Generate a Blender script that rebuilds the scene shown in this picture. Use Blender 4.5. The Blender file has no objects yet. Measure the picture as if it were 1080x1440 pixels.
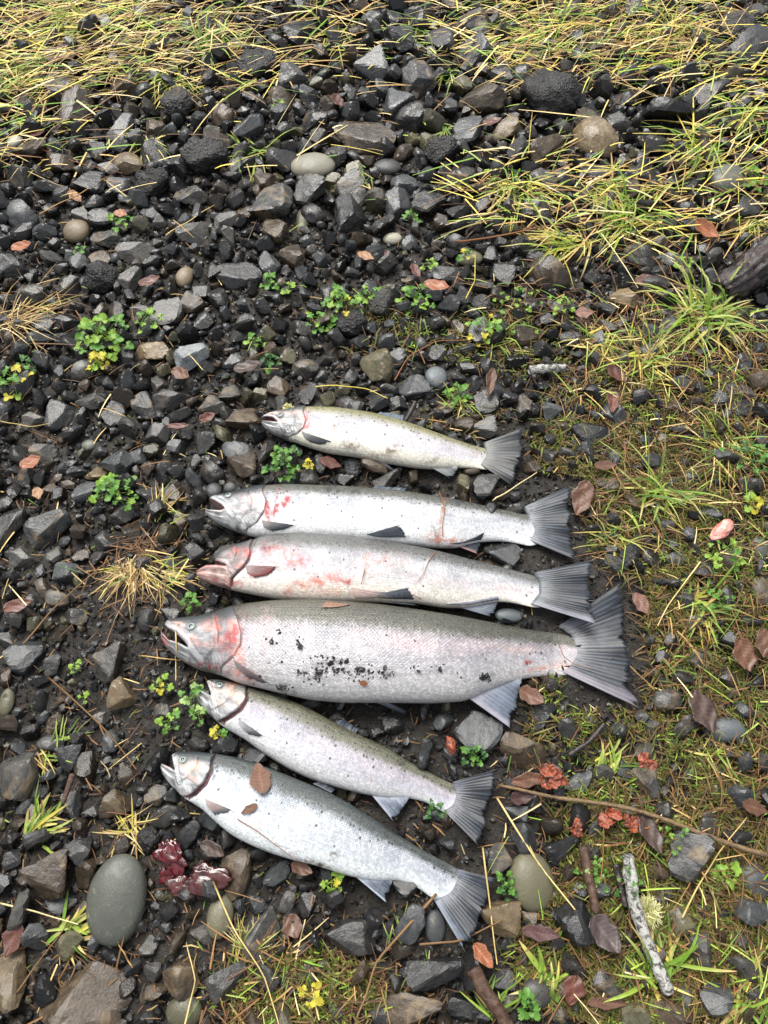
import bpy, bmesh, math, random
import numpy as np
from mathutils import Vector, Matrix, noise as mnoise

random.seed(7)
RNG = np.random.default_rng(11)
scene = bpy.context.scene
COL = scene.collection

# ------------------------------------------------------------------ camera, sky, sun, exposure
FPX, PITCH, CAM_H = 1060.0, math.radians(65), 1.35       # focal length in photo pixels (1080 x 1440)
cam_data = bpy.data.cameras.new('camera')
cam_data.sensor_fit = 'VERTICAL'
cam_data.sensor_height = 36.0
cam_data.lens = 36.0 * FPX / 1440.0
cam_data.clip_start, cam_data.clip_end = 0.02, 500
cam = bpy.data.objects.new('camera', cam_data)
COL.objects.link(cam)
cam.location = (0, 0, CAM_H)
cam.rotation_euler = (math.pi / 2 - PITCH, 0, 0)
scene.camera = cam

SUN_EL, SUN_AZ = math.radians(58), math.radians(-25)      # azimuth clockwise from +Y (top of the picture)
world = bpy.data.worlds.new('World')
scene.world = world
world.use_nodes = True
wn = world.node_tree
wn.nodes.clear()
w_out = wn.nodes.new('ShaderNodeOutputWorld')
w_bg = wn.nodes.new('ShaderNodeBackground')
w_sky = wn.nodes.new('ShaderNodeTexSky')
w_sky.sky_type = 'NISHITA'
w_sky.sun_disc = False
w_sky.sun_elevation = SUN_EL
w_sky.sun_rotation = SUN_AZ
w_sky.air_density, w_sky.dust_density, w_sky.ozone_density = 1.0, 4.0, 1.0
w_hsv = wn.nodes.new('ShaderNodeHueSaturation')           # overcast: the blue is greyed out by cloud
w_hsv.inputs['Saturation'].default_value = 0.22
w_bg.inputs['Strength'].default_value = 0.085
wn.links.new(w_sky.outputs[0], w_hsv.inputs['Color'])
wn.links.new(w_hsv.outputs[0], w_bg.inputs['Color'])
wn.links.new(w_bg.outputs[0], w_out.inputs['Surface'])

sun_data = bpy.data.lights.new('sun', 'SUN')
sun_data.energy = 1.5
sun_data.angle = math.radians(32)
sun_data.color = (1.0, 0.96, 0.89)
sun = bpy.data.objects.new('sun', sun_data)
COL.objects.link(sun)
sun_dir = Vector((math.cos(SUN_EL) * math.sin(SUN_AZ), math.cos(SUN_EL) * math.cos(SUN_AZ), math.sin(SUN_EL)))
sun.rotation_euler = sun_dir.to_track_quat('Z', 'Y').to_euler()
sun.location = (0, 0, 5)

scene.view_settings.view_transform = 'Standard'
scene.view_settings.look = 'None'
scene.view_settings.gamma = 1
scene.view_settings.exposure = 1.45
scene.cycles.max_bounces = 5
scene.cycles.use_denoising = True

# ------------------------------------------------------------------ projection helpers (photo pixel -> point on a level plane)
CP, SP = math.cos(PITCH), math.sin(PITCH)
def G(px, py, z=0.0):
    px, py, z = np.broadcast_arrays(np.asarray(px, float), np.asarray(py, float), np.asarray(z, float))
    dx, dy = (px - 540.0) / FPX, (720.0 - py) / FPX
    t = (z - CAM_H) / (-SP + dy * CP)
    return np.stack([dx * t, (CP + dy * SP) * t, z + 0.0], -1)
def P(x, y, z=0.0):
    """world -> photo pixel, arrays allowed"""
    rz = np.asarray(z) - CAM_H
    depth = y * CP - rz * SP
    u = y * SP + rz * CP
    depth = np.maximum(depth, 0.05)
    return 540 + FPX * np.asarray(x) / depth, 720 - FPX * u / depth
def PXM(px, py, z=0.0):
    """photo pixels per metre across, at a pixel"""
    g = G(px, py, z)
    return FPX / (g[1] * CP - (z - CAM_H) * SP)

# ------------------------------------------------------------------ numpy noise
_LAT = np.random.default_rng(5).random((8, 128, 128))
def vnoise(x, y, k=0):
    x = np.asarray(x, float); y = np.asarray(y, float)
    xi, yi = np.floor(x).astype(int), np.floor(y).astype(int)
    fx, fy = x - xi, y - yi
    fx, fy = fx * fx * (3 - 2 * fx), fy * fy * (3 - 2 * fy)
    L = _LAT[k % 8]
    a, b = L[xi % 128, yi % 128], L[(xi + 1) % 128, yi % 128]
    c, d = L[xi % 128, (yi + 1) % 128], L[(xi + 1) % 128, (yi + 1) % 128]
    return (a * (1 - fx) + b * fx) * (1 - fy) + (c * (1 - fx) + d * fx) * fy
def fnoise(x, y, k=0, o=4):
    s, a, t = 0, 1.0, 0
    for i in range(o):
        s = s + a * vnoise(np.asarray(x) * 2 ** i + 17.3 * i, np.asarray(y) * 2 ** i + 9.1 * i, k + i)
        t += a; a *= 0.5
    return s / t
def sstep(a, b, x):
    t = np.clip((np.asarray(x, float) - a) / (b - a), 0, 1)
    return t * t * (3 - 2 * t)
def mix(a, b, t):
    t = np.asarray(t)[..., None]
    return np.asarray(a) * (1 - t) + np.asarray(b) * t
def gz(x, y):
    """height of the soil"""
    return 0.030 * (fnoise(np.asarray(x) * 3 + 40, np.asarray(y) * 3 + 40, 1, 3) - 0.5) + 0.012 * (vnoise(np.asarray(x) * 22, np.asarray(y) * 22, 3) - 0.5)

# ------------------------------------------------------------------ mesh helpers
def fast_mesh(name, V, F, col=None, smooth=True, mats=(), attrs=None):
    V = np.asarray(V, np.float32); F = np.asarray(F, np.int32)
    me = bpy.data.meshes.new(name)
    k = F.shape[1]
    me.vertices.add(len(V)); me.vertices.foreach_set('co', V.ravel())
    me.loops.add(F.size); me.loops.foreach_set('vertex_index', F.ravel())
    me.polygons.add(len(F))
    me.polygons.foreach_set('loop_start', np.arange(0, F.size, k, dtype=np.int32))
    me.polygons.foreach_set('loop_total', np.full(len(F), k, np.int32))
    me.polygons.foreach_set('use_smooth', np.full(len(F), bool(smooth)))
    me.update(calc_edges=True)
    if col is not None:
        a = me.attributes.new('Col', 'FLOAT_COLOR', 'POINT')
        c = np.ones((len(V), 4), np.float32); c[:, :3] = col
        a.data.foreach_set('color', c.ravel())
    for nm, arr in (attrs or {}).items():
        a = me.attributes.new(nm, 'FLOAT_VECTOR', 'POINT')
        a.data.foreach_set('vector', np.asarray(arr, np.float32).ravel())
    for m in mats: me.materials.append(m)
    return me
def link(name, me, parent=None, loc=None):
    o = bpy.data.objects.new(name, me)
    COL.objects.link(o)
    if parent is not None: o.parent = parent
    if loc is not None: o.location = loc
    return o
def tag(o, label=None, cat=None, group=None, kind=None):
    if label: o['label'] = label
    if cat: o['category'] = cat
    if group: o['group'] = group
    if kind: o['kind'] = kind
    return o
def empty(name, loc=(0, 0, 0), rz=0.0):
    o = bpy.data.objects.new(name, None)
    o.empty_display_size = 0.05
    COL.objects.link(o); o.location = loc; o.rotation_euler = (0, 0, rz)
    return o
class Acc:
    """collects quads with colours"""
    def __init__(s): s.v, s.f, s.c, s.n = [], [], [], 0
    def add(s, V, F, C):
        s.v.append(np.asarray(V, float)); s.f.append(np.asarray(F) + s.n)
        C = np.asarray(C, float)
        if C.ndim == 1: C = np.tile(C, (len(V), 1))
        s.c.append(C); s.n += len(V)
    def mesh(s, name, mat, smooth=True, origin=(0, 0, 0)):
        return fast_mesh(name, np.concatenate(s.v) - np.asarray(origin), np.concatenate(s.f), np.concatenate(s.c), smooth, [mat])
def lin(r, g, b):
    f = lambda c: c / 12.92 if c <= 0.04045 else ((c + 0.055) / 1.055) ** 2.4
    return np.array([f(r / 255), f(g / 255), f(b / 255)])

# ------------------------------------------------------------------ materials
def nt(name):
    m = bpy.data.materials.new(name); m.use_nodes = True
    t = m.node_tree; b = t.nodes['Principled BSDF']
    return m, t, b
def N(t, typ, **kw):
    n = t.nodes.new(typ)
    for k, v in kw.items(): setattr(n, k, v)
    return n
def S(n, **kw):
    for k, v in kw.items(): n.inputs[k.replace('_', ' ')].default_value = v
    return n
def math_node(t, op, a, b=None, c=None):
    n = N(t, 'ShaderNodeMath', operation=op)
    for i, x in enumerate((a, b, c)):
        if x is None: continue
        if isinstance(x, (int, float)): n.inputs[i].default_value = x
        else: t.links.new(x, n.inputs[i])
    return n.outputs[0]
def mixc(t, fac, a, b, blend='MIX'):
    n = N(t, 'ShaderNodeMix', data_type='RGBA', blend_type=blend)
    for i, x in ((0, fac), (6, a), (7, b)):
        if isinstance(x, (int, float)): n.inputs[i].default_value = x
        elif isinstance(x, (tuple, list, np.ndarray)): n.inputs[i].default_value = (*[float(q) for q in x[:3]], 1)
        else: t.links.new(x, n.inputs[i])
    return n.outputs[2]
def ramp(t, fac, pts):
    n = N(t, 'ShaderNodeMapRange'); n.clamp = True
    n.inputs[1].default_value, n.inputs[2].default_value = pts[0], pts[1]
    n.inputs[3].default_value, n.inputs[4].default_value = pts[2], pts[3]
    t.links.new(fac, n.inputs[0]); return n.outputs[0]
def noise_tex(t, vec, scale, detail=5, rough=0.6, dist=0.0):
    n = N(t, 'ShaderNodeTexNoise'); S(n, Scale=scale, Detail=detail, Roughness=rough, Distortion=dist)
    if vec is not None: t.links.new(vec, n.inputs['Vector'])
    return n.outputs['Fac']
def bump(t, h, strength, dist, b, prev=None):
    n = N(t, 'ShaderNodeBump'); S(n, Strength=strength, Distance=dist)
    t.links.new(h, n.inputs['Height'])
    if prev is not None: t.links.new(prev, n.inputs['Normal'])
    if b is not None: t.links.new(n.outputs[0], b.inputs['Normal'])
    return n.outputs[0]
def attr(t, name): return N(t, 'ShaderNodeAttribute', attribute_name=name)

def rock_material(name, vertex_col, rough_lo=0.10, rough_hi=0.40, bump_d=0.004, rough_lump=False):
    m, t, b = nt(name)
    geo = N(t, 'ShaderNodeNewGeometry')
    pos = geo.outputs['Position']
    if vertex_col:
        base = attr(t, 'Col').outputs['Color']; patch = None
    else:
        oi = N(t, 'ShaderNodeObjectInfo'); base = oi.outputs['Color']; patch = oi.outputs['Alpha']
    n1 = noise_tex(t, pos, 46, 8, 0.72, 0.8)
    n2 = noise_tex(t, pos, 330, 5, 0.75)
    n3 = noise_tex(t, pos, 15, 5, 0.65, 1.5)
    c = mixc(t, 1.0, base, mixc(t, ramp(t, n1, (0.3, 0.7, 0, 1)), (0.42, 0.43, 0.46), (1.9, 1.82, 1.66)), 'MULTIPLY')
    c = mixc(t, ramp(t, n2, (0.60, 0.72, 0, 0.30)), c, (0.15, 0.135, 0.11))
    if patch is not None:      # sandy crust / iron stain, amount in the object's alpha
        f = math_node(t, 'MULTIPLY', ramp(t, math_node(t, 'SUBTRACT', n3, math_node(t, 'MULTIPLY', math_node(t, 'SUBTRACT', 1.0, patch), 0.24)), (0.42, 0.52, 0, 1)), 0.8)
        c = mixc(t, f, c, mixc(t, n1, (0.05, 0.036, 0.02), (0.22, 0.16, 0.09)))
    t.links.new(c, b.inputs['Base Color'])
    t.links.new(ramp(t, math_node(t, 'ADD', math_node(t, 'MULTIPLY', n3, 0.6), math_node(t, 'MULTIPLY', n1, 0.4)), (0.42, 0.58, rough_lo, rough_hi)), b.inputs['Roughness'])
    S(b, Specular_IOR_Level=0.5)
    if rough_lump:
        v = N(t, 'ShaderNodeTexVoronoi'); S(v, Scale=170.0); t.links.new(pos, v.inputs['Vector'])
        q = bump(t, v.outputs['Distance'], 0.9, 0.004, None)
        bump(t, n2, 0.6, 0.003, b, q)
    else:
        q = bump(t, n1, 0.45, bump_d, None)
        bump(t, n2, 0.45, 0.0014, b, q)
    return m
M_ROCK = rock_material('wet_basalt', False)
M_CINDER = rock_material('cinder', False, 0.35, 0.8, 0.004, True)
M_GRAVEL = rock_material('gravel', True)

def cobble_material():
    m, t, b = nt('smooth_cobble')
    pos = N(t, 'ShaderNodeNewGeometry').outputs['Position']
    oi = N(t, 'ShaderNodeObjectInfo')
    n1 = noise_tex(t, pos, 22, 5, 0.6); n2 = noise_tex(t, pos, 420, 3, 0.7); n3 = noise_tex(t, pos, 60, 4, 0.6, 1)
    c = mixc(t, 1.0, oi.outputs['Color'], mixc(t, n1, (0.7, 0.7, 0.7), (1.3, 1.28, 1.22)), 'MULTIPLY')
    c = mixc(t, ramp(t, n2, (0.6, 0.72, 0, 0.4)), c, (0.05, 0.05, 0.045))
    c = mixc(t, ramp(t, n3, (0.62, 0.72, 0, 0.35)), c, (0.32, 0.30, 0.22))
    t.links.new(c, b.inputs['Base Color'])
    t.links.new(ramp(t, n3, (0.35, 0.65, 0.32, 0.58)), b.inputs['Roughness'])
    q = bump(t, n3, 0.35, 0.003, None); bump(t, n2, 0.5, 0.0012, b, q)
    return m
M_COBBLE = cobble_material()

def soil_material():
    m, t, b = nt('soil')
    pos = N(t, 'ShaderNodeNewGeometry').outputs['Position']
    n1 = noise_tex(t, pos, 9, 6, 0.7); n2 = noise_tex(t, pos, 180, 5, 0.75); n3 = noise_tex(t, pos, 60, 4, 0.6)
    c = mixc(t, n1, (0.006, 0.0055, 0.005), (0.022, 0.016, 0.011))
    c = mixc(t, ramp(t, n2, (0.5, 0.75, 0, 0.6)), c, (0.035, 0.027, 0.018))
    t.links.new(c, b.inputs['Base Color'])
    t.links.new(ramp(t, n3, (0.4, 0.6, 0.45, 0.9)), b.inputs['Roughness'])
    q = bump(t, n3, 0.8, 0.008, None); bump(t, n2, 0.8, 0.004, b, q)
    return m
M_SOIL = soil_material()

def blade_material(name, rough=0.5, trans=0.35, fiber=900):
    m, t, b = nt(name)
    pos = N(t, 'ShaderNodeNewGeometry').outputs['Position']
    a = attr(t, 'Col').outputs['Color']
    n = noise_tex(t, pos, 140, 4, 0.7)
    c = mixc(t, 1.0, a, mixc(t, n, (0.6, 0.6, 0.58), (1.38, 1.36, 1.3)), 'MULTIPLY')
    t.links.new(c, b.inputs['Base Color']); S(b, Roughness=rough, Specular_IOR_Level=0.35)
    bump(t, n, 0.2, 0.001, b)
    if trans:
        tr = N(t, 'ShaderNodeBsdfTranslucent'); t.links.new(c, tr.inputs['Color'])
        mx = N(t, 'ShaderNodeMixShader'); mx.inputs[0].default_value = trans
        t.links.new(b.outputs[0], mx.inputs[1]); t.links.new(tr.outputs[0], mx.inputs[2])
        t.links.new(mx.outputs[0], t.nodes['Material Output'].inputs['Surface'])
    return m
M_BLADE = blade_material('grass_blade')
M_STRAW = blade_material('straw', 0.6, 0.1)
M_MOSS = blade_material('moss', 0.8, 0.25)
M_LEAF = blade_material('green_leaf', 0.42, 0.3)

def litter_material():
    m, t, b = nt('fallen_leaf')
    oi = N(t, 'ShaderNodeObjectInfo')
    tc = N(t, 'ShaderNodeTexCoord').outputs['Object']
    a = attr(t, 'Col').outputs['Color']                     # vein mask
    pos = N(t, 'ShaderNodeNewGeometry').outputs['Position']
    n1 = noise_tex(t, pos, 55, 5, 0.65); n2 = noise_tex(t, pos, 350, 3, 0.6)
    c = mixc(t, 1.0, oi.outputs['Color'], mixc(t, n1, (0.5, 0.48, 0.46), (1.5, 1.45, 1.35)), 'MULTIPLY')
    c = mixc(t, ramp(t, n1, (0.6, 0.75, 0, 0.7)), c, (0.018, 0.012, 0.009))
    c = mixc(t, 1.0, c, a, 'MULTIPLY')
    t.links.new(c, b.inputs['Base Color'])
    t.links.new(ramp(t, n1, (0.35, 0.65, 0.36, 0.66)), b.inputs['Roughness'])
    bump(t, n2, 0.3, 0.001, b)
    return m
M_LITTER = litter_material()

def wood_material(name, c0, c1, c2, scale=60, patch=(0.5, 0.58), rough=(0.5, 0.8)):
    m, t, b = nt(name)
    tc = N(t, 'ShaderNodeTexCoord').outputs['Object']
    n1 = noise_tex(t, tc, scale, 5, 0.7, 0.8); n2 = noise_tex(t, tc, scale * 7, 4, 0.7)
    c = mixc(t, ramp(t, n1, (patch[0], patch[1], 0, 1)), c0, c1)
    c = mixc(t, ramp(t, n2, (0.55, 0.7, 0, 0.7)), c, c2)
    t.links.new(c, b.inputs['Base Color'])
    t.links.new(ramp(t, n1, (0.4, 0.6, rough[0], rough[1])), b.inputs['Roughness'])
    q = bump(t, n1, 0.6, 0.004, None); bump(t, n2, 0.5, 0.0015, b, q)
    return m
M_LICHEN_STICK = wood_material('lichen_bark', (0.05, 0.045, 0.04), (0.40, 0.40, 0.37), (0.10, 0.095, 0.08), 95, (0.42, 0.54))
M_BROWN_WOOD = wood_material('brown_bark', (0.05, 0.024, 0.014), (0.10, 0.055, 0.032), (0.03, 0.016, 0.01), 90, (0.45, 0.6), (0.35, 0.6))
M_DARK_WOOD = wood_material('wet_dark_wood', (0.016, 0.012, 0.011), (0.055, 0.038, 0.032), (0.006, 0.005, 0.005), 45, (0.45, 0.65), (0.25, 0.55))
M_TWIG = wood_material('twig_bark', (0.10, 0.06, 0.028), (0.20, 0.13, 0.06), (0.03, 0.02, 0.012), 80, (0.4, 0.6), (0.4, 0.6))

def flesh_material(name, c0, c1, rough=0.18, scale=60, sss=0.0, relief=1.0):
    m, t, b = nt(name)
    pos = N(t, 'ShaderNodeNewGeometry').outputs['Position']
    n1 = noise_tex(t, pos, scale, 5, 0.6, 1.0); n2 = noise_tex(t, pos, scale * 5, 3, 0.6)
    t.links.new(mixc(t, ramp(t, n1, (0.35, 0.65, 0, 1)), c0, c1), b.inputs['Base Color'])
    S(b, Roughness=rough, Specular_IOR_Level=0.6)
    if sss: S(b, Subsurface_Weight=sss, Subsurface_Scale=0.004)
    q = bump(t, n1, 0.5, 0.004 * relief, None); bump(t, n2, 0.4, 0.0012 * relief, b, q)
    return m
M_BLOOD = flesh_material('blood_clot', (0.016, 0.001, 0.002), (0.095, 0.002, 0.005), 0.06, 80, 0, .3)
M_GUT = flesh_material('entrails', (0.018, 0.006, 0.006), (0.08, 0.018, 0.018), 0.12, 80, 0, .3)
M_PINK = flesh_material('pink_flesh', (0.62, 0.16, 0.13), (0.78, 0.42, 0.36), 0.3, 90, 0.2)
M_ORANGE = flesh_material('orange_rot', (0.06, 0.018, 0.009), (0.34, 0.070, 0.024), 0.4, 120)

def skin_material():
    m, t, b = nt('fish_skin')
    col = attr(t, 'Col').outputs['Color']
    sv = attr(t, 'sv').outputs['Vector']       # x: along (m), y: round the girth (m), z: +1 back .. -1 belly
    mk = attr(t, 'mk').outputs['Vector']       # x: scaled (1) or bare head (0), y: spot amount, z: scale size factor
    sx = N(t, 'ShaderNodeSeparateXYZ'); t.links.new(sv, sx.inputs[0])
    mx = N(t, 'ShaderNodeSeparateXYZ'); t.links.new(mk, mx.inputs[0])
    # scales: a staggered lattice of diamonds
    per = 0.0056
    wob = noise_tex(t, sv, 70, 3, 0.6)
    wob2 = noise_tex(t, sv, 43, 3, 0.6)
    ux = math_node(t, 'ADD', sx.outputs[0], math_node(t, 'MULTIPLY', wob, 0.008))
    vy = math_node(t, 'ADD', sx.outputs[1], math_node(t, 'MULTIPLY', wob2, 0.008))
    u = math_node(t, 'DIVIDE', ux, math_node(t, 'MULTIPLY', mx.outputs[2], per))
    v = math_node(t, 'DIVIDE', vy, math_node(t, 'MULTIPLY', mx.outputs[2], per * 0.85))
    p, q = math_node(t, 'ADD', u, v), math_node(t, 'SUBTRACT', u, v)
    fp, fq = math_node(t, 'FRACT', p), math_node(t, 'FRACT', q)
    dome = math_node(t, 'MULTIPLY', math_node(t, 'MULTIPLY', fp, math_node(t, 'SUBTRACT', 1.15, fp)), math_node(t, 'MULTIPLY', fq, math_node(t, 'SUBTRACT', 1.15, fq)))
    dome = math_node(t, 'MULTIPLY', dome, 9.0)          # 0..1
    cell = N(t, 'ShaderNodeCombineXYZ')
    t.links.new(math_node(t, 'FLOOR', p), cell.inputs[0]); t.links.new(math_node(t, 'FLOOR', q), cell.inputs[1])
    wnz = N(t, 'ShaderNodeTexWhiteNoise', noise_dimensions='2D'); t.links.new(cell.outputs[0], wnz.inputs['Vector'])
    sc = mx.outputs[0]
    n_big = noise_tex(t, sv, 26, 5, 0.6, 0.5)
    n_fine = noise_tex(t, sv, 300, 4, 0.7)
    # dark rims of scales, strongest on the back
    back = ramp(t, sx.outputs[2], (-0.2, 0.6, 0.14, 1.0))
    rim = math_node(t, 'MULTIPLY', math_node(t, 'MULTIPLY', ramp(t, dome, (0.15, 0.6, 1, 0)), sc), back)
    c = mixc(t, math_node(t, 'MULTIPLY', rim, 0.9), col, mixc(t, 1.0, col, (0.13, 0.135, 0.13), 'MULTIPLY'))
    tip = math_node(t, 'MULTIPLY', math_node(t, 'MULTIPLY', ramp(t, dome, (0.55, 1.0, 0, 1)), sc), ramp(t, wnz.outputs['Value'], (0.2, 1, 0.0, 0.5)))
    c = mixc(t, tip, c, mixc(t, 1.0, c, (1.6, 1.6, 1.6), 'MULTIPLY'))
    c = mixc(t, 1.0, c, mixc(t, n_big, (0.80, 0.80, 0.80), (1.18, 1.17, 1.16)), 'MULTIPLY')
    grain = math_node(t, 'MULTIPLY', ramp(t, wnz.outputs['Value'], (0, 1, 0.76, 1.10)), ramp(t, noise_tex(t, sv, 620, 2, 0.6), (0.35, 0.65, 0.90, 1.08)))
    gcol = N(t, 'ShaderNodeCombineColor')
    for q_ in range(3): t.links.new(grain, gcol.inputs[q_])
    c = mixc(t, math_node(t, 'MULTIPLY', sc, 0.9), c, mixc(t, 1.0, c, gcol.outputs[0], 'MULTIPLY'))
    # black spots on the back
    vo = N(t, 'ShaderNodeTexVoronoi'); S(vo, Scale=185.0); t.links.new(N2D(t, sx), vo.inputs['Vector'])
    sp = N(t, 'ShaderNodeSeparateColor'); t.links.new(vo.outputs['Color'], sp.inputs[0])
    on = math_node(t, 'LESS_THAN', sp.outputs[0], mx.outputs[1])
    dot = math_node(t, 'MULTIPLY', on, ramp(t, vo.outputs['Distance'], (0.28, 0.46, 1, 0)))
    c = mixc(t, math_node(t, 'MULTIPLY', dot, 0.85), c, (0.022, 0.022, 0.022))
    t.links.new(c, b.inputs['Base Color'])
    S(b, Metallic=0.25, Specular_IOR_Level=0.6, Coat_Weight=0.5, Coat_Roughness=0.14)
    t.links.new(ramp(t, math_node(t, 'ADD', n_fine, math_node(t, 'MULTIPLY', wnz.outputs['Value'], 0.3)), (0.35, 0.95, 0.27, 0.47)), b.inputs['Roughness'])
    h = math_node(t, 'MULTIPLY', math_node(t, 'ADD', dome, math_node(t, 'MULTIPLY', wnz.outputs['Value'], 0.9)), sc)
    q1 = bump(t, h, 0.38, 0.0011, None)
    q2 = bump(t, n_big, 0.20, 0.005, None, q1)
    bump(t, n_fine, 0.20, 0.0008, b, q2)
    k1 = bump(t, n_big, 0.35, 0.006, None)
    t.links.new(bump(t, h, 0.25, 0.0010, None, k1), b.inputs['Coat Normal'])
    return m
def N2D(t, sx):
    cb = N(t, 'ShaderNodeCombineXYZ')
    t.links.new(sx.outputs[0], cb.inputs[0]); t.links.new(sx.outputs[1], cb.inputs[1])
    return cb.outputs[0]
M_SKIN = skin_material()
def fin_material():
    m, t, b = nt('fish_fin')
    pos = N(t, 'ShaderNodeNewGeometry').outputs['Position']
    a = attr(t, 'Col').outputs['Color']; n = noise_tex(t, pos, 220, 4, 0.7)
    c = mixc(t, 1.0, a, mixc(t, n, (0.7, 0.7, 0.7), (1.3, 1.3, 1.3)), 'MULTIPLY')
    t.links.new(c, b.inputs['Base Color'])
    S(b, Roughness=0.46, Specular_IOR_Level=0.4)
    bump(t, n, 0.25, 0.001, b)
    return m
M_FIN = fin_material()
def plain(name, c, rough, spec=0.5):
    m, t, b = nt(name)
    n = noise_tex(t, N(t, 'ShaderNodeNewGeometry').outputs['Position'], 400, 3)
    t.links.new(mixc(t, n, tuple(0.75 * x for x in c), tuple(1.2 * x for x in c)), b.inputs['Base Color'])
    S(b, Roughness=rough, Specular_IOR_Level=spec); return m
M_IRIS = plain('eye_iris', (0.26, 0.31, 0.30), 0.12, 0.7)
M_PUPIL = plain('eye_pupil', (0.01, 0.014, 0.016), 0.05, 0.7)

# ================================================================== GROUND (one sheet, fine in the middle, reaching far out)
def build_ground():
    xs = np.unique(np.concatenate([np.linspace(-2.0, 2.0, 190), np.array([-300, -100, -40, -15, -6, -3, 3, 6, 15, 40, 100, 300.])]))
    ys = np.unique(np.concatenate([np.linspace(-0.9, 3.3, 200), np.array([-300, -100, -40, -15, -5, -2, 4.2, 6, 10, 20, 50, 120, 300.])]))
    X, Y = np.meshgrid(xs, ys, indexing='ij')
    Z = gz(X, Y) * (np.maximum(np.abs(X) / 2.0, np.abs(Y - 1.2) / 2.1) < 1.05)
    V = np.stack([X, Y, Z], -1).reshape(-1, 3)
    nx, ny = len(xs), len(ys)
    i, j = np.meshgrid(np.arange(nx - 1), np.arange(ny - 1), indexing='ij')
    a = (i * ny + j).ravel()
    F = np.stack([a, a + ny, a + ny + 1, a + 1], -1)
    tag(link('ground', fast_mesh('ground', V, F, None, True, [M_SOIL])), kind='structure')
build_ground()

# ================================================================== FISH
FISH = []          # surface look-ups for what lies on or must keep clear of them
def gsmooth(v, n):
    if n < 1: return v
    k = np.exp(-0.5 * (np.arange(-3 * n, 3 * n + 1) / n) ** 2); k /= k.sum()
    p = 3 * n
    pre = v[0] + (np.arange(-p, 0)) * (v[1] - v[0]); post = v[-1] + np.arange(1, p + 1) * (v[-1] - v[-2])
    return np.convolve(np.concatenate([pre, v, post]), k, 'valid')
def curve(pts, n):
    """smooth polyline resampled to n points"""
    pts = np.asarray(pts, float)
    d = np.concatenate([[0], np.cumsum(np.linalg.norm(np.diff(pts, axis=0), axis=1))])
    t = np.linspace(0, d[-1], 200)
    q = np.stack([np.interp(t, d, pts[:, k]) for k in range(pts.shape[1])], -1)
    e0, e1 = q[0].copy(), q[-1].copy()
    q = np.stack([gsmooth(q[:, k], 7) for k in range(q.shape[1])], -1)
    w = np.minimum(1, np.minimum(np.arange(200), np.arange(199, -1, -1)) / 14.0)[:, None]
    q0 = np.stack([np.interp(t, d, pts[:, k]) for k in range(pts.shape[1])], -1)
    q = q * w + q0 * (1 - w)
    return q[np.round(np.linspace(0, 199, n)).astype(int)]

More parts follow.
